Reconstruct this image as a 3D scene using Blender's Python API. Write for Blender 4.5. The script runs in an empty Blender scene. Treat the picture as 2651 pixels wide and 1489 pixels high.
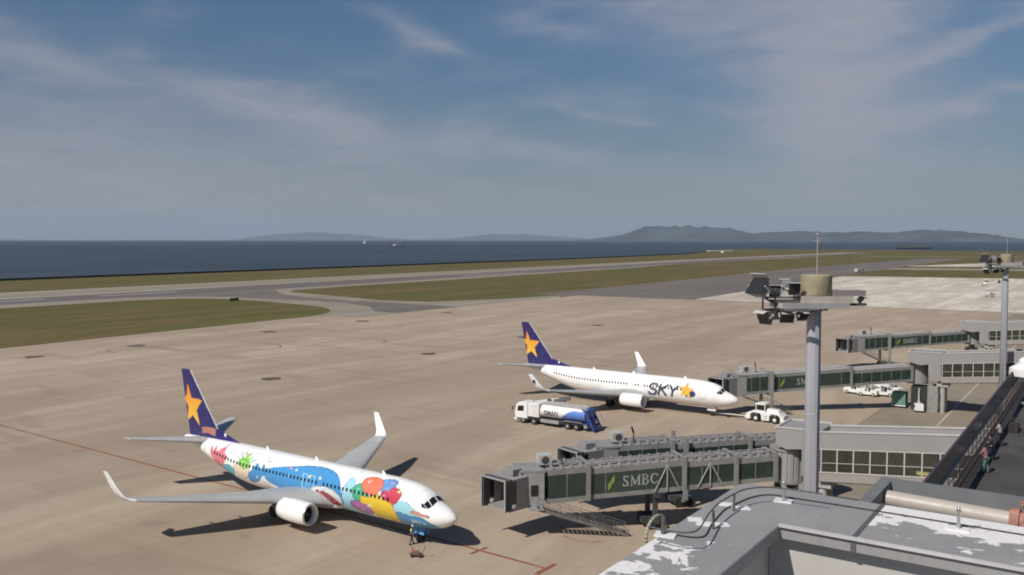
import bpy, math, random
import numpy as np
from mathutils import Vector, Matrix
random.seed(7)
SC = bpy.context.scene
COL = SC.collection
R = math.radians
# World frame: +X runs from the apron towards the terminal, +Y runs along the terminal, away from the viewer.

# ------------------------------------------------------------------ camera
YAW = R(37.2)
cam = bpy.data.cameras.new('camera')
co = bpy.data.objects.new('camera', cam); COL.objects.link(co)
co.location = (0, 0, 27.0)
co.rotation_euler = (R(90 - 2.663), 0, YAW)
cam.sensor_width = 36.0
cam.lens = 2365 / 2651 * 36
cam.shift_x = 0.0858
cam.shift_y = -0.0051
cam.clip_start = 0.3
cam.clip_end = 200000
SC.camera = co

# ------------------------------------------------------------------ light
AZ, EL = R(77), R(46)          # heading of the shadows, height of the sun
SUN_DIR = Vector((-math.cos(AZ) * math.cos(EL), -math.sin(AZ) * math.cos(EL), math.sin(EL)))
sl = bpy.data.lights.new('sun', 'SUN'); sl.energy = 5.0; sl.angle = R(0.53); sl.color = (1.0, 0.945, 0.87)
so = bpy.data.objects.new('sun', sl); COL.objects.link(so)
so.rotation_euler = (-SUN_DIR).to_track_quat('-Z', 'Y').to_euler()
so.location = (0, 0, 200)
SC.view_settings.view_transform = 'Standard'
SC.view_settings.look = 'None'
SC.view_settings.exposure = -0.2
SC.view_settings.gamma = 1.0
SC.view_settings.use_curve_mapping = False
SC.render.engine = 'CYCLES'
SC.cycles.use_denoising = True
SC.cycles.max_bounces = 6
SC.cycles.volume_bounces = 0
SC.cycles.transparent_max_bounces = 8
SC.cycles.filter_width = 1.9
SC.cycles.sample_clamp_indirect = 4.0


class NT:
    """short-hand for building node trees"""
    def __init__(s, tree):
        s.t = tree; s.n = tree.nodes; s.l = tree.links
    def new(s, kind, **kw):
        n = s.n.new(kind)
        for k, v in kw.items(): setattr(n, k, v)
        return n
    def put(s, sock, v):
        if isinstance(v, bpy.types.NodeSocket): s.l.new(v, sock)
        elif v is not None:
            try: sock.default_value = v
            except Exception: sock.default_value = (*v, 1.0)
    def m(s, op, a, b=None, c=None, clamp=False):
        n = s.new('ShaderNodeMath', operation=op, use_clamp=clamp)
        s.put(n.inputs[0], a); s.put(n.inputs[1], b)
        if c is not None: s.put(n.inputs[2], c)
        return n.outputs[0]
    def mix(s, f, a, b, blend='MIX'):
        n = s.new('ShaderNodeMix', data_type='RGBA', blend_type=blend)
        s.put(n.inputs[0], f); s.put(n.inputs[6], a); s.put(n.inputs[7], b)
        return n.outputs[2]
    def noise(s, vec, scale, detail=4, rough=.55, dist=0.0):
        n = s.new('ShaderNodeTexNoise'); s.put(n.inputs['Vector'], vec)
        n.inputs['Scale'].default_value = scale; n.inputs['Detail'].default_value = detail
        n.inputs['Roughness'].default_value = rough; n.inputs['Distortion'].default_value = dist
        return n.outputs['Fac']
    def ramp(s, f, lo, hi, a=0.0, b=1.0):
        n = s.new('ShaderNodeMapRange', clamp=True, interpolation_type='SMOOTHSTEP'); s.put(n.inputs[0], f)
        for i, v in zip((1, 2, 3, 4), (lo, hi, a, b)): n.inputs[i].default_value = v
        return n.outputs[0]
    def scale(s, vec, xyz, loc=(0, 0, 0)):
        n = s.new('ShaderNodeMapping'); s.put(n.inputs['Vector'], vec)
        n.inputs['Scale'].default_value = xyz; n.inputs['Location'].default_value = loc
        return n.outputs[0]


def c4(c): return (c[0], c[1], c[2], 1.0)
def srgb(r, g, b):
    f = lambda v: (v / 255 / 12.92) if v / 255 < .04045 else ((v / 255 + .055) / 1.055) ** 2.4
    return (f(r), f(g), f(b))


# ------------------------------------------------------------------ sky
world = bpy.data.worlds.new('World'); SC.world = world; world.use_nodes = True
w = NT(world.node_tree); w.n.clear()
sky = w.new('ShaderNodeTexSky', sky_type='NISHITA', sun_disc=False)
sky.sun_elevation = EL; sky.sun_rotation = math.atan2(SUN_DIR.x, SUN_DIR.y)
sky.altitude = 20; sky.air_density = 0.85; sky.dust_density = 0.1; sky.ozone_density = 1.5
tc = w.new('ShaderNodeTexCoord')
sep = w.new('ShaderNodeSeparateXYZ'); w.l.new(tc.outputs['Generated'], sep.inputs[0])
dx, dy, dz = sep.outputs
fw = (-math.sin(YAW), math.cos(YAW)); rt = (math.cos(YAW), math.sin(YAW))
fwd = w.m('ADD', w.m('MULTIPLY', dx, fw[0]), w.m('MULTIPLY', dy, fw[1]))
rgt = w.m('ADD', w.m('MULTIPLY', dx, rt[0]), w.m('MULTIPLY', dy, rt[1]))
az = w.m('ARCTAN2', rgt, fwd)              # compass angle measured from the runway view
el = w.m('ARCSINE', dz)
deg = 180 / math.pi
wv = w.new('ShaderNodeCombineXYZ'); w.put(wv.inputs[0], az); w.put(wv.inputs[1], el)
warp1 = w.noise(w.scale(wv.outputs[0], (5, 14, 1)), 1.0, 4, .6)
warp2 = w.noise(w.scale(wv.outputs[0], (6, 16, 1), (7, 3, 0)), 1.0, 4, .6)
azw = w.m('ADD', az, w.m('MULTIPLY', w.m('SUBTRACT', warp1, .5), .13))
elw = w.m('ADD', el, w.m('MULTIPLY', w.m('SUBTRACT', warp2, .5), .055))
def cloud(px, py, sx, sy, tilt, amp):
    """one soft cirrus patch: azimuth/elevation of its middle, half sizes in degrees, tilt, strength"""
    a0 = math.atan2(px - 1098, 2365); e0 = math.atan((621 - py) / 2365 * math.cos(a0))
    sx /= 2365; sy /= 2365
    u = w.m('SUBTRACT', azw, a0); v = w.m('SUBTRACT', elw, e0)
    c, s_ = math.cos(R(tilt)), math.sin(R(tilt))
    p = w.m('DIVIDE', w.m('ADD', w.m('MULTIPLY', u, c), w.m('MULTIPLY', v, s_)), sx)
    q = w.m('DIVIDE', w.m('SUBTRACT', w.m('MULTIPLY', v, c), w.m('MULTIPLY', u, s_)), sy)
    r2 = w.m('ADD', w.m('MULTIPLY', p, p), w.m('MULTIPLY', q, q))
    return w.m('MULTIPLY', w.m('EXPONENT', w.m('MULTIPLY', r2, -1.0)), amp)
fine = w.noise(w.scale(wv.outputs[0], (9, 46, 1)), 1.0, 6, .62, .6)
broad = w.noise(w.scale(wv.outputs[0], (3.0, 9, 1), (2, 5, 0)), 1.0, 4, .6)
dens = None
for args in ((2170, 150, 130, 300, 4, .85), (1960, 40, 300, 120, -12, .48), (2060, 230, 90, 170, 10, .30), (2300, 330, 110, 70, 20, .30), (2130, 420, 330, 110, 8, .30),
             (2460, 110, 230, 20, 22, .55), (2400, 310, 110, 22, 24, .35), (2590, 245, 42, 16, -12, .5), (690, 265, 270, 34, -16, .62),
             (1270, 380, 330, 34, -11, .42), (100, 150, 260, 42, -13, .40), (1100, 92, 130, 24, -17, .42), (1420, 80, 130, 22, -14, .25),
             (1520, 300, 120, 14, -14, .28), (1900, 300, 120, 26, -14, .25), (900, 380, 220, 60, -10, .36), (100, 470, 900, 210, -4, .72),
             (1100, 560, 1300, 60, 0, .20), (1700, 430, 260, 24, -8, .22)):
    g = cloud(*args)
    dens = g if dens is None else w.m('ADD', dens, g)
elsewhere = w.m('MULTIPLY', w.ramp(broad, .46, .8), .42)
dens = w.m('ADD', dens, elsewhere)
dens = w.m('MULTIPLY', dens, w.ramp(fine, .22, .72, .42, 1.12))
dens = w.m('MULTIPLY', w.m('SUBTRACT', 1.0, w.m('EXPONENT', w.m('MULTIPLY', dens, -1.8))), .96)
bgs = w.new('ShaderNodeBackground')
hs = w.new('ShaderNodeHueSaturation'); hs.inputs['Saturation'].default_value = 1.20
w.l.new(sky.outputs[0], hs.inputs['Color'])
# the air near the horizon is a little duller than a clean sky, the sky above a little brighter
grade = w.ramp(el, -.03, .29, .58, 1.20)
gv = w.new('ShaderNodeVectorMath', operation='SCALE'); w.l.new(hs.outputs[0], gv.inputs[0]); w.l.new(grade, gv.inputs['Scale'])
w.l.new(gv.outputs[0], bgs.inputs[0]); bgs.inputs[1].default_value = 0.058
bgc = w.new('ShaderNodeBackground'); bgc.inputs[0].default_value = c4(srgb(174, 173, 184)); bgc.inputs[1].default_value = 1.0
ms = w.new('ShaderNodeMixShader'); w.l.new(dens, ms.inputs[0]); w.l.new(bgs.outputs[0], ms.inputs[1]); w.l.new(bgc.outputs[0], ms.inputs[2])
wo = w.new('ShaderNodeOutputWorld'); w.l.new(ms.outputs[0], wo.inputs[0])


# ------------------------------------------------------------------ materials
MATS = {}
def mat(name, col, rough=.6, metal=0.0, vary=.12, vscale=1.5, spec=.5, alpha=1.0, bump=0.0, coat=0.0, streak=None):
    if name in MATS: return MATS[name]
    m = bpy.data.materials.new(name); m.use_nodes = True
    k = NT(m.node_tree); b = k.n['Principled BSDF']
    t = k.new('ShaderNodeTexCoord').outputs['Object']
    if streak: t = k.scale(t, streak)
    f = k.noise(t, vscale, 5, .6)
    lo = tuple(v * (1 - vary) for v in col); hi = tuple(min(1, v * (1 + vary)) for v in col)
    k.l.new(k.mix(k.ramp(f, .3, .7), c4(lo), c4(hi)), b.inputs['Base Color'])
    k.l.new(k.ramp(k.noise(t, vscale * 3, 3), .3, .7, max(.03, rough - .08), min(1, rough + .08)), b.inputs['Roughness'])
    b.inputs['Metallic'].default_value = metal
    b.inputs['Specular IOR Level'].default_value = spec
    b.inputs['Alpha'].default_value = alpha
    b.inputs['Coat Weight'].default_value = coat
    if bump:
        bn = k.new('ShaderNodeBump'); bn.inputs['Strength'].default_value = bump
        k.l.new(k.noise(t, vscale * 8, 3), bn.inputs['Height']); k.l.new(bn.outputs[0], b.inputs['Normal'])
    MATS[name] = m
    return m

WHITE = mat('white_paint', (.80, .79, .77), .35, vary=.04, vscale=.6)
ACWHITE = mat('aircraft_white', (.90, .89, .87), .28, vary=.03, vscale=.4, coat=.3)
GREYWING = mat('wing_grey', (.42, .42, .41), .4, vary=.06, vscale=.7)
SILVER = mat('bare_metal', (.62, .62, .62), .3, metal=.8, vary=.08)
DARK = mat('dark_rubber', (.025, .024, .024), .8, vary=.2)
BLACKG = mat('dark_glazing', (.012, .014, .018), .12, vary=.1, spec=.6)
BRIDGE = mat('bridge_grey', (.235, .235, .225), .55, vary=.14, vscale=.9)
BRIDGEROOF = mat('bridge_roof_grey', (.26, .255, .25), .6, vary=.16, vscale=.7)
FRAME = mat('bridge_frame_grey', (.33, .33, .32), .5, vary=.1)
GLASSG = mat('green_tinted_glass', (.036, .056, .047), .10, vary=.15, alpha=.86)
GLASSS = mat('sign_green_film', (.040, .058, .049), .25, vary=.1)
WALLG = mat('pier_wall_grey', (.285, .272, .268), .7, vary=.05, vscale=.35)
WALLL = mat('pier_trim_light', (.50, .475, .455), .6, vary=.08)
STEEL = mat('galvanised_steel', (.34, .34, .33), .5, metal=.3, vary=.15, vscale=3)
DSTEEL = mat('dark_steel', (.06, .06, .06), .6, vary=.25)
MASTG = mat('mast_paint_grey', (.40, .41, .44), .45, vary=.05, vscale=.3)
DRUM = mat('drum_beige', (.33, .29, .19), .7, vary=.15)
BLUE = mat('truck_blue', (.03, .075, .30), .4, vary=.08)
FENCE = mat('fence_dark_brown', (.035, .025, .028), .6, vary=.25)
FPANEL = mat('smoked_fence_panel', (.030, .028, .042), .2, vary=.2, spec=.35)
DECK = mat('deck_dark_paving', (.060, .056, .053), .85, vary=.3, vscale=.25, bump=.1)
ORANGE = mat('orange_brown_line_paint', (.26, .095, .05), .8, vary=.3, vscale=.6)
LINEW = mat('white_line_paint', (.52, .50, .44), .8, vary=.25, vscale=.8)
RED = mat('red_paint', (.38, .05, .045), .5)
YEL = mat('yellow_paint', (.78, .76, .14), .5)
CONCB = mat('building_concrete', (.38, .36, .34), .85, vary=.10, vscale=.5)
ROOFG = mat('roof_membrane_grey', (.30, .29, .28), .8, vary=.1, vscale=.5)
GREENB = mat('green_equipment_paint', (.12, .26, .19), .6)
SKIN = mat('skin', (.45, .27, .19), .6)
HAIR = mat('black_hair', (.015, .012, .011), .6)
NAVY = mat('navy_cloth', (.03, .035, .06), .9)
TEALC = mat('shaded_teal_cloth', (.12, .19, .18), .9)  # darkened: shade on the deck people is put into the cloth colour
PINKC = mat('shaded_pink_cloth', (.33, .17, .17), .9)  # also darkened and greyed for the shade at the fence
BEIGEP = mat('beige_pipe_paint', (.43, .385, .33), .5, vary=.08, vscale=2)
RUSTP = mat('pink_rusted_metal', (.36, .17, .13), .7, vary=.3, vscale=12)
CABLE = mat('dark_grey_cable', (.10, .10, .10), .6)
WOOD = mat('distant_foliage', (.05, .055, .045), 1.0, vary=.4, vscale=.05)


def ground_mat(name, base, dark, light, stretch=(1, .14, 1), joints=0, scale=.05, grit=.05, amt=1.0, bump=.0):
    m = bpy.data.materials.new(name); m.use_nodes = True
    k = NT(m.node_tree); b = k.n['Principled BSDF']; b.inputs['Roughness'].default_value = .9
    b.inputs['Specular IOR Level'].default_value = .25
    t = k.new('ShaderNodeTexCoord').outputs['Object']
    s1 = k.noise(k.scale(t, stretch), scale * 2.2, 6, .62, .8)
    s2 = k.noise(k.scale(t, stretch, (31, 9, 0)), scale * .45, 3, .6, .5)
    s3 = k.noise(k.scale(t, (stretch[1] * 2.2, stretch[0], 1), (5, 70, 0)), scale * 1.7, 5, .6, 1.0)
    s4 = k.noise(t, 1.3, 6, .7)
    c = k.mix(k.ramp(s1, .42, .66, 0, .9 * amt), c4(base), c4(light))
    c = k.mix(k.ramp(s2, .48, .72, 0, .60 * amt), c, c4(dark))
    c = k.mix(k.ramp(s3, .52, .74, 0, .62 * amt), c, c4(dark))
    s5 = k.noise(k.scale(t, (stretch[0] * 1.0, stretch[1] * 1.6, 1), (77, 3, 0)), scale * 6.0, 5, .6, .5)
    c = k.mix(k.ramp(s5, .56, .76, 0, .45 * amt), c, c4(dark))
    s6 = k.noise(k.scale(t, (1, 1, 1), (13, 41, 0)), scale * 4.2, 3, .5)
    c = k.mix(k.ramp(s6, .64, .74, 0, .40 * amt), c, c4(tuple(v * .82 for v in dark)))
    c = k.mix(k.m('MULTIPLY', k.m('ABSOLUTE', k.m('SUBTRACT', s4, .5)), grit * 12), c, c4(dark))
    if joints:
        sp = k.new('ShaderNodeSeparateXYZ'); k.l.new(t, sp.inputs[0])
        for o, off in ((sp.outputs[0], 0.0), (sp.outputs[1], 2.1)):
            fr = k.m('FRACT', k.m('DIVIDE', k.m('ADD', o, off), joints))
            ln = k.m('LESS_THAN', fr, .05 / joints * 2)
            c = k.mix(k.m('MULTIPLY', ln, .22), c, c4(tuple(v * .45 for v in dark)))
        # slabs cast at different times differ a little in tone
        vf = k.new('ShaderNodeVectorMath', operation='FLOOR')
        k.l.new(k.scale(t, (1 / joints, 1 / joints, 0)), vf.inputs[0])
        wn = k.new('ShaderNodeTexWhiteNoise'); k.l.new(vf.outputs[0], wn.inputs['Vector'])
        c = k.mix(k.ramp(wn.outputs['Value'], .3, 1.0, 0, .16), c, c4(dark))
    k.l.new(c, b.inputs['Base Color'])
    return m

APRON = ground_mat('apron_concrete', (.372, .293, .218), (.258, .203, .148), (.455, .370, .284), joints=7.5)
APRON2 = ground_mat('pale_apron_concrete', (.52, .455, .375), (.31, .268, .22), (.70, .63, .54), joints=10, amt=1.15)
ASPH = ground_mat('runway_asphalt', (.142, .120, .112), (.108, .094, .088), (.18, .155, .14), stretch=(1, .02, 1))
SHOULD = ground_mat('shoulder_pavement', (.265, .230, .175), (.205, .18, .14), (.33, .29, .235), stretch=(1, .03, 1))
TAXI = ground_mat('taxiway_asphalt', (.155, .134, .120), (.118, .104, .092), (.20, .172, .148), stretch=(1, .1, 1))
SERV = ground_mat('service_road_asphalt', (.250, .212, .160), (.19, .165, .125), (.30, .255, .195), stretch=(1, .3, 1))

def grass_mat():
    m = bpy.data.materials.new('airfield_grass'); m.use_nodes = True
    k = NT(m.node_tree); b = k.n['Principled BSDF']; b.inputs['Roughness'].default_value = 1.0
    b.inputs['Specular IOR Level'].default_value = .1
    t = k.new('ShaderNodeTexCoord').outputs['Object']
    g1 = k.noise(k.scale(t, (1, .25, 1)), .035, 6, .65, 1.0)
    g2 = k.noise(k.scale(t, (1, .10, 1), (40, 0, 0)), .06, 5, .6, 1.2)
    g3 = k.noise(t, .9, 6, .7)
    c = k.mix(k.ramp(g1, .42, .58), c4((.092, .092, .026)), c4((.140, .100, .045)))
    c = k.mix(k.ramp(g2, .50, .80, 0, .85), c, c4((.070, .066, .026)))
    c = k.mix(k.ramp(g2, .25, .46, .9, 0), c, c4((.128, .128, .028)))
    g4 = k.noise(k.scale(t, (1.6, .12, 1), (90, 3, 0)), .11, 6, .65, .8)
    c = k.mix(k.ramp(g4, .50, .66, 0, .7), c, c4((.072, .060, .026)))
    c = k.mix(k.ramp(g4, .28, .44, .5, 0), c, c4((.165, .125, .070)))
    c = k.mix(k.ramp(g3, .35, .75, 0, .55), c, c4((.175, .145, .085)))
    k.l.new(c, b.inputs['Base Color'])
    return m
GRASS = grass_mat()

def sea_mat():
    m = bpy.data.materials.new('sea_water'); m.use_nodes = True
    k = NT(m.node_tree); b = k.n['Principled BSDF']
    t = k.new('ShaderNodeTexCoord').outputs['Object']
    wind = k.noise(k.scale(t, (1, .35, 1)), .0035, 5, .6, .8)
    chop = k.noise(k.scale(t, (1, .5, 1)), .05, 5, .7)
    caps = k.noise(k.scale(t, (1, .4, 1), (9, 9, 9)), .028, 8, .75)
    c = k.mix(k.ramp(wind, .35, .7), c4((.050, .068, .092)), c4((.070, .090, .122)))
    c = k.mix(k.ramp(chop, .3, .8, 0, .45), c, c4((.030, .042, .052)))
    c = k.mix(k.ramp(caps, .735, .78, 0, .5), c, c4((.30, .32, .34)))
    k.l.new(c, b.inputs['Base Color'])
    b.inputs['Roughness'].default_value = .55
    b.inputs['Specular IOR Level'].default_value = .10
    b.inputs['IOR'].default_value = 1.15
    return m
SEA = sea_mat()


# ------------------------------------------------------------------ mesh helpers
class MB:
    """collects simple solids and links them as ONE mesh"""
    def __init__(s, M=None, fn=None):
        s.v = []; s.f = []; s.M = M; s.fn = fn; s.mi = []; s.cur = 0
    def add(s, vs, fs):
        n = len(s.v)
        for p in vs:
            if s.fn: p = s.fn(*p)
            if s.M is not None: p = tuple(s.M @ Vector(p))
            s.v.append(tuple(p))
        for f in fs:
            s.f.append([n + i for i in f]); s.mi.append(s.cur)
        return s
    def box(s, x0, x1, y0, y1, z0, z1):
        return s.add([(x0, y0, z0), (x1, y0, z0), (x1, y1, z0), (x0, y1, z0), (x0, y0, z1), (x1, y0, z1), (x1, y1, z1), (x0, y1, z1)],
                     [(3, 2, 1, 0), (4, 5, 6, 7), (0, 1, 5, 4), (1, 2, 6, 5), (2, 3, 7, 6), (3, 0, 4, 7)])
    def long_box(s, x0, x1, y0, y1, z0, z1, n=6):
        for i in range(n):
            s.box(x0 + (x1 - x0) * i / n, x0 + (x1 - x0) * (i + 1) / n, y0, y1, z0, z1)
        return s
    def hexa(s, p):
        return s.add(p, [(3, 2, 1, 0), (4, 5, 6, 7), (0, 1, 5, 4), (1, 2, 6, 5), (2, 3, 7, 6), (3, 0, 4, 7)])
    def prism(s, pts, a0, a1, axis='y'):
        """outline pts=(p,q) pushed along axis"""
        n = len(pts)
        mk = {'y': lambda p, q, a: (p, a, q), 'x': lambda p, q, a: (a, p, q), 'z': lambda p, q, a: (p, q, a)}[axis]
        vs = [mk(p, q, a0) for p, q in pts] + [mk(p, q, a1) for p, q in pts]
        fs = [tuple(range(n)), tuple(range(2 * n - 1, n - 1, -1))] + [(i, i + n, (i + 1) % n + n, (i + 1) % n) for i in range(n)]
        return s.add(vs, fs)
    def tube(s, a, b, r, r2=None, n=8, cap=True):
        a = Vector(a); b = Vector(b); d = (b - a)
        if d.length < 1e-6: return s
        d.normalize(); up = Vector((0, 0, 1)) if abs(d.z) < .95 else Vector((1, 0, 0))
        u = d.cross(up).normalized(); v = d.cross(u); r2 = r if r2 is None else r2
        vs = []
        for c, rr in ((a, r), (b, r2)):
            for i in range(n):
                t = 2 * math.pi * i / n; vs.append(tuple(c + (u * math.cos(t) + v * math.sin(t)) * rr))
        fs = [(i, (i + 1) % n, (i + 1) % n + n, i + n) for i in range(n)]
        if cap: fs += [tuple(range(n - 1, -1, -1)), tuple(range(n, 2 * n))]
        return s.add(vs, fs)
    def path(s, pts, r, n=6):
        for a, b in zip(pts, pts[1:]): s.tube(a, b, r, n=n)
        return s
    def loft(s, rings, closed=True, caps=True):
        n = len(rings[0]); vs = [p for rg in rings for p in rg]; fs = []
        m = n if closed else n - 1
        for k in range(len(rings) - 1):
            for i in range(m):
                j = (i + 1) % n
                fs.append((k * n + i, k * n + j, (k + 1) * n + j, (k + 1) * n + i))
        if caps and closed:
            fs.append(tuple(range(n - 1, -1, -1))); b = (len(rings) - 1) * n; fs.append(tuple(range(b, b + n)))
        return s.add(vs, fs)
    def lathe(s, prof, c=(0, 0, 0), axis='z', n=20):
        """prof = (radius, position along axis)"""
        rings = []
        for r, h in prof:
            rg = []
            for i in range(n):
                t = 2 * math.pi * i / n; a, b = r * math.cos(t), r * math.sin(t)
                p = {'z': (a, b, h), 'x': (h, a, b), 'y': (a, h, b)}[axis]
                rg.append((p[0] + c[0], p[1] + c[1], p[2] + c[2]))
            rings.append(rg)
        return s.loft(rings)
    def build(s, name, m, parent=None, smooth=False, bevel=0, loc=None, rz=0):
        me = bpy.data.meshes.new(name); me.from_pydata(s.v, [], s.f)
        ms = m if isinstance(m, (list, tuple)) else [m]
        for q in ms: me.materials.append(q)
        if len(ms) > 1: me.polygons.foreach_set('material_index', s.mi)
        if smooth: me.polygons.foreach_set('use_smooth', [True] * len(me.polygons))
        me.update()
        o = bpy.data.objects.new(name, me); COL.objects.link(o)
        if parent: o.parent = parent
        if loc: o.location = loc
        o.rotation_euler.z = rz
        if bevel:
            b = o.modifiers.new('bevel', 'BEVEL'); b.width = bevel; b.segments = 1; b.limit_method = 'ANGLE'
        if smooth == 'auto':
            e = o.modifiers.new('split', 'EDGE_SPLIT'); e.split_angle = R(40)
        return o


def empty(name, loc, rz=0, parent=None):
    o = bpy.data.objects.new(name, None); COL.objects.link(o); o.location = loc; o.rotation_euler.z = rz; o.parent = parent
    o.empty_display_size = .3
    return o
def tag(o, label=None, cat=None, group=None, kind=None):
    if label: o['label'] = label
    if cat: o['category'] = cat
    if group: o['group'] = group
    if kind: o['kind'] = kind
    return o
KIDS = {}
def copy_tree(o, parent=None):
    c = o.copy(); COL.objects.link(c); c.parent = parent
    for ch in [x for x in COL.objects if x.parent == o]: copy_tree(ch, c)
    return c
def share(o, parent, loc, rz=None):
    c = o.copy(); COL.objects.link(c); c.parent = parent; c.location = loc
    if rz is not None: c.rotation_euler.z = rz
    return c

def sheet(name, pts, z, m, kind='structure', parent=None, thick=0):
    me = bpy.data.meshes.new(name)
    me.from_pydata([(p[0], p[1], z) for p in pts], [], [tuple(range(len(pts)))])
    me.materials.append(m); me.update()
    if me.polygons[0].normal.z < 0: me.flip_normals()
    o = bpy.data.objects.new(name, me); COL.objects.link(o); o.parent = parent
    if kind: o['kind'] = kind
    return o
def smooth_poly(pts, n=6, closed=True):
    out = []; N = len(pts); P = [np.array(p, float) for p in pts]
    rng = range(N) if closed else range(N - 1)
    for i in rng:
        p0, p1, p2, p3 = (P[(i - 1) % N], P[i], P[(i + 1) % N], P[(i + 2) % N]) if closed else (P[max(i - 1, 0)], P[i], P[i + 1], P[min(i + 2, N - 1)])
        for k in range(n):
            t = k / n
            out.append(tuple(.5 * ((2 * p1) + (-p0 + p2) * t + (2 * p0 - 5 * p1 + 4 * p2 - p3) * t * t + (-p0 + 3 * p1 - 3 * p2 + p3) * t ** 3)))
    if not closed: out.append(tuple(P[-1]))
    return out
def strip(pts, wd):
    """ribbon polygon round an open line"""
    P = [np.array(p, float) for p in pts]; L = []; Rr = []
    for i, p in enumerate(P):
        d = P[min(i + 1, len(P) - 1)] - P[max(i - 1, 0)]; d /= np.linalg.norm(d); nn = np.array([-d[1], d[0]])
        L.append(tuple(p + nn * wd / 2)); Rr.append(tuple(p - nn * wd / 2))
    return L, Rr
def ribbon(name, pts, wd, z, m, parent=None, kind=None):
    L, Rr = strip(pts, wd); n = len(L)
    me = bpy.data.meshes.new(name)
    me.from_pydata([(x, y, z) for x, y in L + Rr], [], [(i, i + n, i + n + 1, i + 1) for i in range(n - 1)])
    me.materials.append(m); me.update()
    if me.polygons[0].normal.z < 0: me.flip_normals()
    o = bpy.data.objects.new(name, me); COL.objects.link(o); o.parent = parent
    if kind: o['kind'] = kind
    return o
def c2w(px, D):
    """a far point: compass bearing from the old survey picture and distance along the view"""
    X = (px - 1098) / 2365 * D
    return (X * math.cos(YAW) - D * math.sin(YAW), X * math.sin(YAW) + D * math.cos(YAW))

# ------------------------------------------------------------------ ground, sea and pavements
big = 78000
sea = sheet('sea', [(-big, -big), (big, -big), (big, big), (-big, big)], -3.0, SEA)
land = [(-585, -600), (-585, 300), (-594, 660), (-600, 1000), (-640, 1650), (-740, 2030), (-900, 2600), (-860, 2720), (-560, 2690), (-230, 2550), (60, 2420), (3000, 2500), (3000, -600)]
grass = MB().prism(land, -4.0, 0.0, 'z').build('grass_field', GRASS); tag(grass, kind='structure')
runway_sh = sheet('runway_shoulder', [(-441, -500), (-352, -500), (-350, 245), (-344, 266), (-331, 275), (-321, 277), (-300, 276), (-278, 273), (-262, 270), (-250, 265), (-241, 258), (-234, 250), (-229, 240), (-226, 229), (-200, 225), (-200, 240), (-210, 300), (-209, 380), (-215, 395),
                                           (-224, 352), (-239, 318), (-262, 313), (-289, 321), (-309, 326), (-340, 334), (-352, 347), (-357, 397), (-362, 530), (-372, 825), (-391, 984), (-384, 1440), (-412, 2090), (-470, 2090), (-473, 1417)], .004, SHOULD)
runway = sheet('runway', [(-402, -500), (-368, -500), (-365, 250), (-366, 345), (-377, 590), (-390, 1167), (-400, 2080), (-425, 2080), (-436, 1167), (-412, 457), (-400, 230)], .008, ASPH)
runway_taxi = sheet('runway_exit', [(-364, 262), (-345, 283), (-310, 290), (-285, 292), (-262, 290), (-240, 280), (-222, 262), (-212, 262), (-211, 300), (-228, 303), (-262, 303), (-300, 306), (-330, 318), (-364, 345)], .008, TAXI)
taxiway = sheet('taxiway', [(-232, 395), (-200, 390), (-152, 398), (-152, 404), (-165, 735), (-170, 900), (-175, 1500), (-225, 1500), (-240, 840), (-236, 712), (-231, 533)], .012, TAXI)
apron = sheet('apron', [(-220, -400), (-6.2, -400), (-6.2, 400), (-104, 401), (-208, 398), (-211, 330), (-209.5, 240), (-214, 234), (-226, 231), (-223, 171), (-220.2, 116)], .016, APRON)
apron2 = sheet('far_apron', [(-152.5, 402.3), (-6, 401.5), (60, 401.5), (60, 760), (-64, 752), (-162, 727)], .020, APRON2)
svc = sheet('service_road', [(-29.6, 92), (-6.4, 92), (-6.4, 395), (-29.6, 395)], .020, SERV)
taxi2 = sheet('far_taxiway', [(-230, 900), (150, 1000), (150, 1060), (-235, 960)], .010, SHOULD)
taxi3 = sheet('far_stand', [(-175, 1040), (260, 1180), (260, 1420), (-120, 1240)], .012, APRON2)
taxi4 = sheet('perimeter_road', [(-330, 1600), (260, 1850), (260, 1880), (-335, 1630)], .012, SHOULD)

# painted markings are parts of the surface they are painted on
def mark(pts, wd, m, par, z=.024, name='painted_line'): return ribbon(name, pts, wd, z, m, par)
mark([(-170, 69.3), (-129, 67.8), (-82.7, 66.2), (-47.5, 65.5), (-36.6, 64.9)], .34, ORANGE, apron, name='lead_in_line')
mark([(-36.6, 66.3), (-36.7, 63.3)], .45, ORANGE, apron, z=.028, name='stop_bar')
mark([(-43.4, 66.3), (-43.6, 64.0)], .32, ORANGE, apron, z=.028, name='stop_bar')
mark([(-209, 143), (-130, 140), (-52, 137.9)], .22, mat('worn_line_paint', (.24, .17, .12), .9), apron, name='lead_in_line')
mark([(-129.6, 172), (-60, 170)], .2, MATS['worn_line_paint'], apron, name='lead_in_line')
mark([(-20.2, 118), (-20.2, 390)], .18, LINEW, svc, z=.026)
mark([(-10.6, 140), (-10.6, 158)], .3, LINEW, svc, z=.026)
for a, b in ((150, 226), (255, 300), (560, 660), (870, 980), (1300, 1500)):
    mark([(-387 - a * .008, a), (-387 - b * .008, b)], 1.6, mat('runway_white', (.62, .58, .56), .8), runway, z=.016, name='runway_marking')
mark([(-404, -100), (-412, 590), (-440, 1400)], 1.0, LINEW, runway, z=.013, name='runway_edge_line')
mark([(-368, -100), (-366, 255)], .9, LINEW, runway, z=.013, name='runway_edge_line')
TYRE = mat('tyre_rubber_trace', (.185, .145, .115), .9, vary=.3, vscale=.3)
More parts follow.
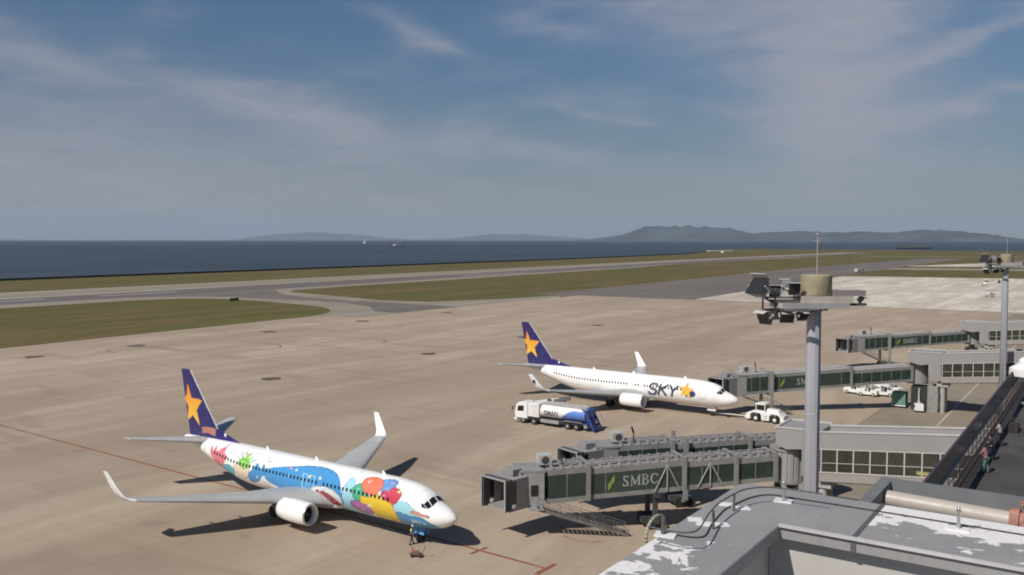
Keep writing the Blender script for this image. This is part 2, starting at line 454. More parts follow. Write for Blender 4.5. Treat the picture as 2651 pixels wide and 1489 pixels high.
for pts in ([(-190, 128), (-197, 131), (-199, 137), (-193, 141), (-183, 141), (-172, 147), (-166, 157), (-170, 163), (-176, 164)],
            [(-168, 186), (-163, 190), (-156, 188), (-152, 182)], [(-152, 183), (-140, 184), (-115, 192), (-90, 197)],
            [(-186, 208), (-178, 212), (-176, 219), (-180, 224)]):
    mark(smooth_poly(pts, 5, False), .45, TYRE, apron, z=.027, name='tyre_trace')
PIT = mat('oily_pit_cover', (.105, .075, .058), .8, vary=.35, vscale=1.2)
random.seed(3)
pits = [(-198.6, 112.7), (-198.8, 140.4), (-198.1, 185.2), (-130.3, 122.8), (-199.5, 228.6), (-129.6, 172.5), (-131.0, 218.0), (-130, 262), (-198, 275)]
for i, (x, y) in enumerate(pits):
    k = 1.5 if x > -140 else 1.75
    ring = []
    for j in range(14):
        a = 2 * math.pi * j / 14; rr = k * (1 + random.uniform(-.22, .22)) * (1.25 if j % 4 == 0 else 1)
        ring.append((x + rr * math.cos(a) * 1.15, y + rr * math.sin(a) * 1.3))
    sheet('hydrant_pit_patch', ring, .024, PIT, None, apron)

REDM = mat('faded_red_marking', (.34, .22, .17), .9, vary=.2)
for pts in ([(-39.6, 79.5), (-40.2, 77.6), (-38.4, 76.2)], [(-41.5, 75.6), (-39.3, 74.8), (-37.6, 75.6)], [(-39.5, 73.2), (-37.2, 72.8), (-35.9, 74.4)], [(-46.5, 203.5), (-43, 199.5), (-37.5, 199.8)]):
    mark(smooth_poly(pts, 6, False), .5, REDM, apron, z=.030, name='standby_zone_line')
# sea wall along the shore
SW = mat('sea_wall_concrete', (.060, .058, .050), .9, vary=.25, vscale=.05)
m_ = MB()
shore = [(-585, -600), (-585, 300), (-594, 660), (-600, 1000), (-640, 1650), (-740, 2030)]
for (x0, y0), (x1, y1) in zip(shore, shore[1:]):
    m_.hexa([(x0 - 3, y0, -4), (x0 + 1.2, y0, -4), (x1 + 1.2, y1, -4), (x1 - 3, y1, -4), (x0 - .6, y0, 1.5), (x0 + .9, y0, 1.5), (x1 + .9, y1, 1.5), (x1 - .6, y1, 1.5)])
tag(m_.build('sea_wall', SW), 'long low dark concrete sea wall between the grass strip and the sea', 'wall')
RK = mat('shore_rock', (.16, .15, .135), .9, vary=.4, vscale=.08)
m_ = MB()
for (x0, y0), (x1, y1) in zip(shore, shore[1:]):
    m_.hexa([(x0 - 12, y0, -4), (x0 - 3.1, y0, -4), (x1 - 3.1, y1, -4), (x1 - 12, y1, -4), (x0 - 10, y0, -2.6), (x0 - 3.2, y0, -1.2), (x1 - 3.2, y1, -1.2), (x1 - 10, y1, -2.6)])
tag(m_.build('shore_armour', RK), kind='stuff')
m_ = MB().box(-800, -735, 2190, 2215, -4, 1.0)
tag(m_.build('breakwater', mat('pale_breakwater', (.40, .40, .38), .9)), 'pale low breakwater reaching into the sea at the far runway end', 'breakwater')

# ------------------------------------------------------------------ far hills (real ridges, dulled by the haze)
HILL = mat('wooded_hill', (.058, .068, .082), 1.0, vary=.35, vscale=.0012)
def ridge(name, prof, D0, D1, px0, px1, seed, m=HILL):
    rnd = np.random.RandomState(seed); n = 120; verts = []; faces = []
    xs = np.linspace(px0, px1, n)
    hh = np.interp(xs, [p[0] for p in prof], [p[1] for p in prof])
    nz = np.convolve(rnd.rand(n + 8) - .5, np.ones(6) / 6, 'same')[4:-4] * 1.3
    hh = np.maximum(0, hh + nz * (hh > 3))
    rows = 9
    for j in range(rows):
        t = j / (rows - 1); prof_h = math.sin(math.pi * min(1, t / .55) / 2) if t < .55 else math.cos(math.pi * (t - .55) / .9)
        for i in range(n):
            D = D0 + (D1 - D0) * i / (n - 1)
            Dj = D * (1 + .16 * t); hgt = hh[i] / 2365 * D * (1 + .16 * .55)
            x, y = c2w(xs[i], Dj); k = 1 + (rnd.rand() - .5) * .22 * (0 < j < rows - 1) * (j != 5)
            verts.append((x, y, -4 + max(0, hgt * prof_h * k)))
    for j in range(rows - 1):
        for i in range(n - 1):
            a = j * n + i; faces.append((a, a + 1, a + n + 1, a + n))
    me = bpy.data.meshes.new(name); me.from_pydata(verts, [], faces); me.materials.append(m)
    me.polygons.foreach_set('use_smooth', [True] * len(faces)); me.update()
    o = bpy.data.objects.new(name, me); COL.objects.link(o); tag(o, kind='structure'); return o
k_ = 1.0291
pa = [(1440, 0), (1500, 6), (1560, 15), (1610, 32), (1640, 38), (1700, 35), (1760, 36), (1830, 34), (1860, 27), (1880, 20), (1900, 19), (1940, 23), (2000, 25), (2080, 22), (2200, 23), (2260, 22), (2310, 28), (2370, 28), (2440, 22), (2500, 16), (2560, 8), (2600, 4), (2900, 6)]
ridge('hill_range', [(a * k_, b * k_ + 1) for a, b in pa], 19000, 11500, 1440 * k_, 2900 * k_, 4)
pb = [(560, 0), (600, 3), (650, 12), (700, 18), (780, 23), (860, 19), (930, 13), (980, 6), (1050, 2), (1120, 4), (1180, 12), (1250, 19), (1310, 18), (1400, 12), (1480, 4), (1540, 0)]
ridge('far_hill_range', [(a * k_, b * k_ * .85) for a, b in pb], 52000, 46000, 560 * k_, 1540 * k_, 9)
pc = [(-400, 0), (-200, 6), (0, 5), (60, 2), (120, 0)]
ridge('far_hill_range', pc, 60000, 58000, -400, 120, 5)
# low dark headland behind the far end of the field
m_ = MB(); random.seed(11)
for i in range(160):
    x, y = c2w(random.uniform(2322, 2404), 2900 + random.uniform(0, 80)); h = random.uniform(2.5, 5); r_ = random.uniform(6, 12)
    m_.lathe([(r_ * .7, -1), (r_, h * .4), (r_ * .75, h * .8), (.3, h)], (x, y, 0), n=6)
tag(m_.build('far_wood', WOOD), kind='stuff')
m_ = MB()
for i in range(60):
    x = random.uniform(150, 420); y = 1500 + random.uniform(0, 60); h = random.uniform(5, 13); r_ = random.uniform(5, 9)
    m_.lathe([(r_ * .7, -.5), (r_, h * .4), (r_ * .75, h * .8), (.3, h)], (x, y, 0), n=6)
tag(m_.build('hedge_of_trees', WOOD), kind='stuff')

# ------------------------------------------------------------------ haze
hz = MB().box(-80000, 80000, -80000, 80000, -5.2, 1400).build('haze', mat('unused', (.5, .5, .5)))
hm = bpy.data.materials.new('sea_haze'); hm.use_nodes = True
hk = NT(hm.node_tree); hk.n.clear()
pv = hk.new('ShaderNodeVolumePrincipled'); pv.inputs['Color'].default_value = (.64, .79, .97, 1); pv.inputs['Density'].default_value = 2.0e-5
pv.inputs['Anisotropy'].default_value = .0
ho = hk.new('ShaderNodeOutputMaterial'); hk.l.new(pv.outputs[0], ho.inputs['Volume'])
hz.data.materials.clear(); hz.data.materials.append(hm)
tag(hz, kind='stuff')

# ------------------------------------------------------------------ aircraft
ST_X = [0, .12, .3, .6, 1.0, 1.5, 1.95, 2.4, 2.8, 3.3, 4.0, 5.0, 6.5, 10, 20, 25, 26.5, 28, 30, 32, 34, 36, 37.3, 38.0]
ST_T = [2.75, 3.0, 3.17, 3.38, 3.58, 3.78, 3.98, 4.36, 4.66, 4.88, 5.07, 5.22, 5.34, 5.36, 5.36, 5.36, 5.36, 5.36, 5.36, 5.35, 5.32, 5.27, 5.2, 5.12]
ST_B = [2.75, 2.48, 2.3, 2.08, 1.88, 1.70, 1.60, 1.53, 1.48, 1.43, 1.39, 1.36, 1.35, 1.35, 1.35, 1.37, 1.48, 1.72, 2.25, 2.86, 3.5, 4.12, 4.48, 4.62]
ST_W = [0, .3, .5, .74, 1.0, 1.24, 1.41, 1.54, 1.64, 1.73, 1.80, 1.85, 1.88, 1.88, 1.88, 1.88, 1.87, 1.82, 1.66, 1.42, 1.10, .72, .42, .24]
def fus(x):
    t, b, wd = (float(np.interp(x, ST_X, q)) for q in (ST_T, ST_B, ST_W))
    return t, b, wd
def fpt(x, th, off=0.0, side=-1):
    """point on the skin: x metres behind the nose, angle in degrees above the side line; local frame is +X forward"""
    t, b, wd = fus(x); zc = (t + b) / 2; rz = (t - b) / 2; a = R(th)
    return (-x, side * (wd + off) * math.cos(a), zc + (rz + off) * math.sin(a))

def inside(poly, X, Y):
    c = np.zeros(X.shape, bool); n = len(poly); j = n - 1
    for i in range(n):
        xi, yi = poly[i]; xj, yj = poly[j]
        if yi != yj:
            c ^= ((yi > Y) != (yj > Y)) & (X < (xj - xi) * (Y - yi) / (yj - yi) + xi)
        j = i
    return c
def seg_quad(a, b, wd):
    a = np.array(a, float); b = np.array(b, float); d = (b - a) / np.linalg.norm(b - a); n = np.array([-d[1], d[0]]) * wd / 2; e = d * wd * .0
    return [tuple(a + n - e), tuple(b + n + e), tuple(b - n + e), tuple(a - n - e)]
# block letters as strokes in a 1 x 1 cell (x right, y up)
STROKES = {
    'S': [[(.92, .82), (.75, 1), (.25, 1), (.06, .83), (.06, .66), (.25, .53), (.75, .47), (.94, .33), (.94, .17), (.75, 0), (.25, 0), (.06, .18)]],
    'K': [[(.08, 1), (.08, 0)], [(.95, 1), (.10, .42)], [(.35, .58), (.98, 0)]],
    'Y': [[(.02, 1), (.5, .5)], [(.98, 1), (.5, .5)], [(.5, .52), (.5, 0)]],
    'M': [[(.08, 0), (.08, 1), (.5, .25), (.92, 1), (.92, 0)]],
    'B': [[(.1, 0), (.1, 1), (.65, 1), (.85, .88), (.85, .66), (.65, .53), (.1, .53)], [(.65, .53), (.92, .38), (.92, .15), (.7, 0), (.1, 0)]],
    'C': [[(.93, .80), (.75, 1), (.3, 1), (.06, .75), (.06, .25), (.3, 0), (.75, 0), (.93, .2)]],
    'O': [[(.3, 1), (.7, 1), (.94, .75), (.94, .25), (.7, 0), (.3, 0), (.06, .25), (.06, .75), (.3, 1)]],
    'A': [[(.02, 0), (.5, 1), (.98, 0)], [(.2, .33), (.8, .33)]],
    'N': [[(.08, 0), (.08, 1), (.92, 0), (.92, 1)]],
}
def text_quads(txt, x0, y0, wd, ht, gap, sw, slant=0.0):
    out = []; x = x0
    for ch in txt:
        for ln in STROKES.get(ch, []):
            P = [(x + (p + slant * q * ht / abs(wd) * (1 if wd > 0 else 1)) * wd, y0 + q * ht) for p, q in ln]
            for a, b in zip(P, P[1:]):
                a_ = np.array(a); b_ = np.array(b); d = (b_ - a_) / np.linalg.norm(b_ - a_) * sw * .35
                out.append(seg_quad(tuple(a_ - d), tuple(b_ + d), sw))
        x += wd + gap
    return out
def star(cx, cy, r, ri=.40, rot=90, n=5, sx=1.0):
    return [(cx + sx * (r if i % 2 == 0 else r * ri) * math.cos(R(rot + i * 36)), cy + (r if i % 2 == 0 else r * ri) * math.sin(R(rot + i * 36))) for i in range(10)]

def vc_material(name, rough=.3, coat=.25):
    m = bpy.data.materials.new(name); m.use_nodes = True
    k = NT(m.node_tree); b = k.n['Principled BSDF']
    a = k.new('ShaderNodeAttribute', attribute_name='livery')
    f = k.noise(k.new('ShaderNodeTexCoord').outputs['Object'], .8, 5, .6)
    k.l.new(k.mix(k.ramp(f, .35, .75, 0, .06), a.outputs['Color'], (.3, .28, .25, 1)), b.inputs['Base Color'])
    b.inputs['Roughness'].default_value = rough; b.inputs['Coat Weight'].default_value = coat
    return m
LIVERY = vc_material('aircraft_livery_paint')

DB = srgb(46, 40, 112)         # tail blue
def paint_fin(X, Z):
    """fin print; X metres behind nose, Z height"""
    c = np.empty(X.shape + (4,)); c[...] = (.024, .022, .125, 1)
    st = [(37.66, 10.95), (36.98, 9.36), (35.05, 9.28), (36.02, 8.12), (35.45, 6.40), (36.72, 7.45), (37.75, 6.75), (37.55, 8.35), (38.5, 9.25), (37.85, 9.5)]
    red = inside([(x + (.16 if x > 37 else .02), z + .08 if z > 9 else z - .02) for x, z in st], X, Z)
    c[red] = (.30, .05, .06, 1)
    k = inside(st, X, Z)
    g = np.clip((Z - 6.6) / 4.0, 0, 1)[..., None]
    col = (1 - g) * np.array([.86, .56, .06, 1]) + g * np.array([.80, .27, .03, 1])
    c[k] = col[k]
    return c

def fin_mesh(parent, banner):
    nx, nz = 60, 90; verts = []; ring = []
    LE = lambda z: float(np.interp(z, [5.2, 6.35, 12.5], [31.9, 32.35, 37.15])); TE = lambda z: float(np.interp(z, [5.2, 12.5], [37.35, 38.85]))
    Xs = np.zeros((nz, nx)); Zs = np.zeros((nz, nx))
    prof = lambda u: math.sqrt(max(0, u)) * (1 - u) * 1.6
    V = []; F = []; C = []
    for side in (1, -1):
        for j in range(nz):
            z = 5.0 + 7.5 * j / (nz - 1); a, b = LE(z), TE(z); th = .26 - .17 * (z - 5) / 7.5
            for i in range(nx):
                u = i / (nx - 1); x = a + (b - a) * u; V.append((-x, side * th * prof(u), z)); Xs[j, i] = x; Zs[j, i] = z
        col = paint_fin(Xs, Zs)
        lead = (Xs - np.vectorize(LE)(Zs)) < .14
        col[lead & (Zs > 6.4)] = (.55, .55, .56, 1)
        if banner:
            bn = inside([(35.1, 6.3), (34.0, 6.5), (32.7, 6.42), (32.75, 5.62), (34.0, 5.8), (35.0, 5.66)], Xs, Zs); col[bn] = (.45, .20, .16, 1)
        C.append(col.reshape(-1, 4))
        o = (0 if side == 1 else nx * nz)
        for j in range(nz - 1):
            for i in range(nx - 1):
                q = (o + j * nx + i, o + j * nx + i + 1, o + (j + 1) * nx + i + 1, o + (j + 1) * nx + i)
                F.append(q if side == -1 else q[::-1])
    n1 = nx * nz
    for i in range(nx - 1): F.append(((nz - 1) * nx + i, (nz - 1) * nx + i + 1, n1 + (nz - 1) * nx + i + 1, n1 + (nz - 1) * nx + i))
    me = bpy.data.meshes.new('tail_fin'); me.from_pydata(V, [], F); me.materials.append(LIVERY)
    at = me.color_attributes.new('livery', 'FLOAT_COLOR', 'POINT'); at.data.foreach_set('color', np.concatenate(C).ravel())
    me.update(); o = bpy.data.objects.new('tail_fin', me); COL.objects.link(o); o.parent = parent
    return o

def fuselage_mesh(parent, painter):
    xs = np.concatenate([np.linspace(0.0, 1, 26)[:-1] ** 1.6 * 2.4, np.arange(2.4, 38.01, .075)]); xs[0] = .004; nt = 150
    ths = np.linspace(0, 2 * math.pi, nt, endpoint=False)
    T = np.interp(xs, ST_X, ST_T); B = np.interp(xs, ST_X, ST_B); Wd = np.interp(xs, ST_X, ST_W)
    def sm(a, k=9):
        p = np.pad(a, k // 2, mode='edge'); r = np.convolve(p, np.ones(k) / k, 'valid'); m = xs > 3.0
        return np.where(m, r, a)
    T, B, Wd = sm(T), sm(B), sm(Wd)
    zc = (T + B) / 2; rz = (T - B) / 2
    X = np.repeat(xs[:, None], nt, 1); TH = np.repeat(ths[None], len(xs), 0)
    Y = -Wd[:, None] * np.cos(TH); Z = zc[:, None] + rz[:, None] * np.sin(TH)
    V = np.stack([-X, Y, Z], -1).reshape(-1, 3)
    n = len(xs); i = np.arange(n - 1)[:, None] * nt; j = np.arange(nt)[None]; j2 = (j + 1) % nt
    F = np.stack([i + j, i + j2, i + nt + j2, i + nt + j], -1).reshape(-1, 4)
    elev = np.degrees(np.arctan2(np.sin(TH), np.abs(np.cos(TH))))       # angle above the side line, same on both flanks
    star_side = np.cos(TH) > 0
    C = painter(X, elev, star_side)
    me = bpy.data.meshes.new('fuselage')
    me.vertices.add(len(V)); me.vertices.foreach_set('co', V.ravel())
    faces = [tuple(f[::-1]) for f in F.tolist()] + [tuple(range(nt)), tuple(range((n - 1) * nt + nt - 1, (n - 1) * nt - 1, -1))]
    me.clear_geometry(); me.from_pydata(V.tolist(), [], faces)
    me.polygons.foreach_set('use_smooth', [True] * len(faces))
    me.materials.append(LIVERY)
    at = me.color_attributes.new('livery', 'FLOAT_COLOR', 'POINT'); at.data.foreach_set('color', C.reshape(-1, 4).ravel())
    me.update(); o = bpy.data.objects.new('fuselage', me); COL.objects.link(o); o.parent = parent
    return o

WHT = (.91, .90, .88, 1)
def base_paint(X, E):
    c = np.empty(X.shape + (4,)); c[...] = WHT
    for xl in (3.2, 6.1, 10.7, 13.2, 19.4, 22.6, 26.3, 29.8, 33.0, 35.6): c[abs(X - xl) < .04] = (.70, .69, .67, 1)
    for el_ in (38, -24): c[(abs(E - el_) < 1.1) & (X > 3) & (X < 33)] = (.78, .77, .75, 1)
    c[(E < -62)] = (.60, .60, .59, 1)
    # faint door outlines
    for x0, x1, e0, e1 in ((4.35, 5.25, -18, 40), (33.2, 34.1, -8, 46)):
        w_ = ((abs(X - x0) < .05) | (abs(X - x1) < .05)) & (E > e0) & (E < e1)
        w_ |= ((abs(E - e0) < 1.5) | (abs(E - e1) < 1.5)) & (X > x0) & (X < x1)
        c[w_] = (.60, .60, .60, 1)
    return c
def paint_plain(X, E, S):
    c = base_paint(X, E)
    Eh = E / 30.0                                  # 30 degrees is about one metre of arc
    for s_, flip in ((S, -1), (~S, 1)):
        if flip == -1: U = -X
        else: U = X
        if flip == -1: x0, x1 = -13.75, -8.9
        else: x0, x1 = 8.9, 13.75
        for q in text_quads('SKY', x0, -.75, 1.38, 1.65, .26, .36, .24):
            c[inside(q, U, Eh) & s_] = (.070, .070, .105, 1)
        for dx_ in (0,):
            c[inside([(x0 + 6.7 + 1.15 * math.cos(t), -.02 + .62 * math.sin(t)) for t in np.linspace(0, 6.28, 20)], U, Eh) & s_ & (U > x0 + 6.2)] = (.035, .045, .16, 1)
        k = inside(star(x0 + 6.3, .40, 1.42, .44, 84), U, Eh) & s_
        g = np.clip((Eh + .5) / 1.8, 0, 1)[..., None]
        col = (1 - g) * np.array([.86, .62, .08, 1]) + g * np.array([.80, .30, .05, 1])
        c[k] = col[k]
        # two rows of small lettering by the rear cabin and at the tail
        for (a, b, e) in ((24.4, 29.4, 1.05), (25.6, 29.5, -.62), (33.2, 35.2, .9)):
            w_ = (X > a) & (X < b) & (abs(Eh - e) < .055) & ((X * 3.1 % 1) < .62) & s_
            c[w_] = (.45, .45, .48, 1)
    return c
def paint_sea(X, E, S):
    c = base_paint(X, E)
    def fill(pts, col, smooth=True, rows=6, edge=.07):
        p = smooth_poly(pts, rows) if smooth else pts
        if edge:
            a = np.array(p); m0 = a.mean(0); ext = (a.max(0) - a.min(0)) / 2
            g_ = m0 + (a - m0) * (1 + np.array([edge, edge * 30]) / ext)
            c[inside([tuple(q) for q in g_], X, E)] = (col[0] * .35, col[1] * .35, col[2] * .42, 1)
        k = inside(p, X, E); c[k] = (*col, 1); return k
    BLU = (.065, .30, .62); LB = (.36, .66, .76); TEAL = (.10, .45, .55)
    # pale teal and blue sky around the nose and belly
    fill([(12.2, -70), (12.1, -25), (11.7, 20), (11.1, 46), (10.4, 30), (10.2, -10), (9.6, -30), (8.5, -66), (9.5, -80)], LB)
    fill([(6.2, -60), (5.7, -10), (5.4, 8), (4.4, 20), (3.4, 6), (3.2, -10), (4.5, -30)], LB)
    fill([(9, -88), (8, -60), (6, -34), (5.2, -14), (3.9, -16), (2.6, -10), (1.9, -20), (1.4, -40), (1.3, -66), (2.2, -95), (6, -95)], (.08, .30, .55))
    # broad blue wave along the cabin
    fill([(23.0, 12), (22.0, 22), (20.9, 30), (18.5, 44), (16.6, 56), (14.6, 58), (13.1, 46), (12.3, 22), (12.0, -10), (12.1, -34), (13.0, -8), (13.8, 4), (15.2, 0), (16.6, -10), (18.4, -22), (20.8, -28), (22.6, -10)], BLU)
    # crimson and white ribbon under the wave
    fill([(16.0, -4), (14.6, 5), (13.2, 2), (12.2, -14), (12.3, -36), (13.2, -24), (14.4, -10)], (.80, .78, .74))
    fill([(15.4, -10), (14.2, -9), (13.1, -20), (12.4, -38), (13.4, -42), (14.6, -28)], (.42, .05, .07))
    # balloons
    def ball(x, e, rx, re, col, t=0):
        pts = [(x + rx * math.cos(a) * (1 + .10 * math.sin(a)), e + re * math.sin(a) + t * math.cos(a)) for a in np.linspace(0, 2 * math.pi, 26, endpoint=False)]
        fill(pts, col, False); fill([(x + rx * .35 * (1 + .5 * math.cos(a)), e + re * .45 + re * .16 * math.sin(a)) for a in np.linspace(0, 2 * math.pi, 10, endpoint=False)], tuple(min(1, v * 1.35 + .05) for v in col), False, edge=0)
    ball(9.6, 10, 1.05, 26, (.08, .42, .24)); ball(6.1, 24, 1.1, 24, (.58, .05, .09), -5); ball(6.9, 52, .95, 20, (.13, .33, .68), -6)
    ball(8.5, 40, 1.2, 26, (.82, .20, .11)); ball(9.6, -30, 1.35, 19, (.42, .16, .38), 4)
    # plain yellow kite-like patch
    fill([(9.5, 6), (8.6, 6), (7.6, 18), (6.6, 8), (5.9, 4), (5.4, -22), (5.4, -52), (6.6, -64), (7.9, -52), (8.3, -26), (8.8, -14), (9.5, -12)], (.80, .55, .04))
    fill([(6.6, -60), (5.7, -48), (5.2, -62), (5.8, -74)], (.80, .42, .10))
    # small lettering band on the blue
    for q in text_quads('SKY', -3.75, -1.22, .26, .36, .10, .09): c[inside(q, -X, E / 30.0) & S] = (.80, .82, .84, 1)
    for q in text_quads('SKY', 2.65, -1.22, .26, .36, .10, .09): c[inside(q, X, E / 30.0) & ~S] = (.80, .82, .84, 1)
    c[inside(star(-2.45, -1.0, .26), -X, E / 30.0) & S] = (.80, .82, .84, 1)
    fill([(3.7, -1), (3.2, 5), (2.6, 4), (2.1, 9), (2.0, 2), (2.7, -4), (3.3, -5)], (.62, .30, .22))
    # rear: coral bush, green burst, teal swirls, cream
    fill([(31.9, 40), (31.5, 18), (31.2, 44), (30.8, 24), (30.2, 42), (29.6, 62), (29.5, 30), (28.9, 18), (29.3, 0), (30.0, -34), (31.2, -30), (31.9, 4)], (.72, .20, .24))
    fill([(30.4, -44), (29.3, -14), (28.2, -6), (27.6, -20), (28.4, -48)], TEAL)
    fill([(27.6, -10), (27.2, 8), (26.4, 12), (25.4, 8), (25.0, -10), (26.2, -30)], (.80, .68, .50))
    for a0 in range(6):
        t = R(20 + a0 * 28); fill([(26.3, 14), (26.0 + 1.5 * math.cos(t) - .12, 18 + 44 * math.sin(t)), (25.6, 14)], (.30, .68, .10), False)
    ball(26.0, 16, .85, 12, (.28, .62, .12))
    fill([(25.2, -34), (25.2, -8), (24.4, 10), (24.0, 26), (23.4, 12), (23.1, 28), (22.7, 10), (23.2, -8), (24.0, -28)], BLU)
    # pale outlines of the two over-wing exits, the rear door, and scattered foam spots and sprigs
    for x0 in (16.05, 17.0):
        ring_ = inside([(x0 - .34, -12), (x0 + .34, -12), (x0 + .34, 30), (x0 - .34, 30)], X, E) & ~inside([(x0 - .25, -9), (x0 + .25, -9), (x0 + .25, 27), (x0 - .25, 27)], X, E)
        c[ring_] = (.35, .62, .80, 1)
    rs = np.random.RandomState(5)
    for _ in range(60):
        x, e = rs.uniform(2.6, 31.5), rs.uniform(-60, 62); r0 = rs.uniform(.08, .22)
        colr = [(.75, .80, .80), (.36, .66, .76), (.72, .30, .32), (.25, .55, .75), (.80, .72, .30)][rs.randint(5)]
        c[inside([(x + r0 * math.cos(a), e + 30 * r0 * math.sin(a) * .8) for a in np.linspace(0, 6.28, 7)], X, E)] = (*colr, 1)
    for x, e, h_ in ((11.2, 44, 8), (10.8, 36, 6), (4.6, 14, 7), (3.9, 8, 5), (24.6, 30, 9), (28.4, 34, 10), (29.9, 50, 8)):
        fill([(x, e), (x + .35, e + h_), (x - .1, e + h_ * .6), (x - .4, e + h_ * 1.2), (x - .25, e)], LB, False, edge=0)
    rs = np.random.RandomState(2)
    for _ in range(16):
        x, e = rs.uniform(21, 33), rs.uniform(34, 66); t = rs.uniform(-1, 1)
        c[inside(seg_quad((x, e), (x + .5, e + 12 * t), .10) if False else [(x, e), (x + .55, e + 10 * t), (x + .55, e + 10 * t + 3), (x, e + 3)], X, E)] = (.45, .52, .55, 1)
    return c

def airfoil(n=14):
    u = [(.5 * (1 - math.cos(math.pi * i / n))) for i in range(n + 1)]
    t = lambda v: .6 * (.2969 * math.sqrt(v) - .126 * v - .3516 * v * v + .2843 * v ** 3 - .1015 * v ** 4) / .12 * .2 * 5 * .2
    up = [(v, t(v) * 1.2) for v in u]; lo = [(v, -t(v) * .8) for v in u[1:-1]][::-1]
    return up + lo
AF = airfoil()
def wing_surface(name, secs, m, parent, tmul=1.0, vertical=None):
    """secs: (span y, LE x behind nose, TE x, z, thickness ratio, roll angle of the section)"""
    rings = []
    for (y, le, te, z, th, roll) in secs:
        ch = te - le; rg = []
        for (u, t) in AF:
            d = t * ch * th / .12
            rg.append((-(le + u * ch), y - d * math.sin(R(roll)) * (1 if y >= 0 else -1), z + d * math.cos(R(roll))))
        rings.append(rg)
    return MB().loft(rings).build(name, m, parent, smooth='auto')

def ring_only(mb):
    keep = [i for i, f in enumerate(mb.f) if len(f) == 4]; mb.f = [mb.f[i] for i in keep]; mb.mi = [0] * len(mb.f); return mb
def make_engine(parent, y):
    e = MB()
    x0 = -13.0
    prof = [(.78, x0 - .95), (.80, x0 - .35), (.83, x0 - .08), (.90, x0), (.98, x0 - .05), (1.04, x0 - .3), (1.10, x0 - 1.1), (1.10, x0 - 2.2), (1.02, x0 - 3.2), (.93, x0 - 3.75), (.86, x0 - 3.75)]
    e.lathe(prof, (0, y, 1.80), 'x', 28); e.f = [f for f in e.f if len(f) == 4]
    for i, p in enumerate(e.v):                      # flattened belly of the cowling
        if p[2] < 1.0: e.v[i] = (p[0], p[1], 1.0 - (1.0 - p[2]) * .45)
    en = e.build('engine', ACWHITE, parent, smooth=True)
    ring_only(MB().lathe([(.88, x0 + .01), (.925, x0 + .03), (.99, x0 - .05), (1.0, x0 - .2), (1.005, x0 - .22)], (0, y, 1.80), 'x', 28)).build('intake_lip', SILVER, en, smooth=True)
    f = MB().lathe([(.79, x0 - .8), (.2, x0 - .72)], (0, y, 1.80), 'x', 24)
    for k in range(18):
        a = 2 * math.pi * k / 18; a2 = a + .22
        f.add([(x0 - .70, y + .2 * math.cos(a), 1.8 + .2 * math.sin(a)), (x0 - .70, y + .77 * math.cos(a), 1.8 + .77 * math.sin(a)), (x0 - .60, y + .77 * math.cos(a2), 1.8 + .77 * math.sin(a2)), (x0 - .60, y + .2 * math.cos(a2), 1.8 + .2 * math.sin(a2))], [(0, 1, 2, 3)])
    f.build('fan', mat('fan_titanium', (.045, .045, .05), .4, metal=.5), en)
    MB().lathe([(.0, x0 - .25), (.12, x0 - .42), (.22, x0 - .72)], (0, y, 1.80), 'x', 14).build('spinner', mat('spinner_grey', (.14, .14, .14), .5), en, smooth=True)
    MB().lathe([(.86, x0 - 3.6), (.62, x0 - 3.8), (.55, x0 - 4.5), (.40, x0 - 4.5), (.25, x0 - 5.1), (.02, x0 - 5.3)], (0, y, 1.80), 'x', 20).build('exhaust_nozzle', mat('burnt_metal', (.12, .11, .10), .5, metal=.6), en, smooth=True)
    MB().hexa([(x0 - 4.9, y - .14, 2.15), (x0 - 1.0, y - .14, 2.55), (x0 - 1.0, y + .14, 2.55), (x0 - 4.9, y + .14, 2.15), (x0 - 5.6, y - .14, 2.75), (x0 - 1.2, y - .14, 2.90), (x0 - 1.2, y + .14, 2.90), (x0 - 5.6, y + .14, 2.75)]).build('pylon', ACWHITE, en)
    MB().prism([(-(x0 - .8), 0), (-(x0 - 1.7), 0), (-(x0 - 1.7), .36), (-(x0 - 1.5), .36)], -.02, .02, 'y')
    return en
def wheel(mb, x, y, z, r, wd):
    mb.lathe([(r * .55, y - wd / 2), (r * .9, y - wd / 2), (r, y - wd * .3), (r, y + wd * .3), (r * .9, y + wd / 2), (r * .55, y + wd / 2)], (x, 0, z), 'y', 18); return mb
def gear(parent, name, x, y, zt, r, wd, gap, leg_r, door=None):
    g = MB().tube((-x, y, r), (-x, y, zt), leg_r, n=10).tube((-x, y - gap, r), (-x, y + gap, r), leg_r * .7)
    g.tube((-x, y, r + .3), (-x - .7 * (1 if name == 'main_gear' else -1), y, zt), leg_r * .5)
    go = g.build(name, mat('gear_silver', (.5, .5, .5), .4, vary=.1), parent)
    for s_ in (-1, 1):
        t = wheel(MB(), -x, y + s_ * gap, r, r, wd).build('tyre', DARK, go, smooth='auto')
        MB().lathe([(.01, y + s_ * gap - wd * .42), (r * .52, y + s_ * gap - wd * .42), (r * .56, y + s_ * gap + wd * .42), (.01, y + s_ * gap + wd * .42)], (-x, 0, r), 'y', 14).build('wheel_rim', SILVER, go)
    if door:
        MB().box(*door).build('gear_door', ACWHITE, go)
    return go

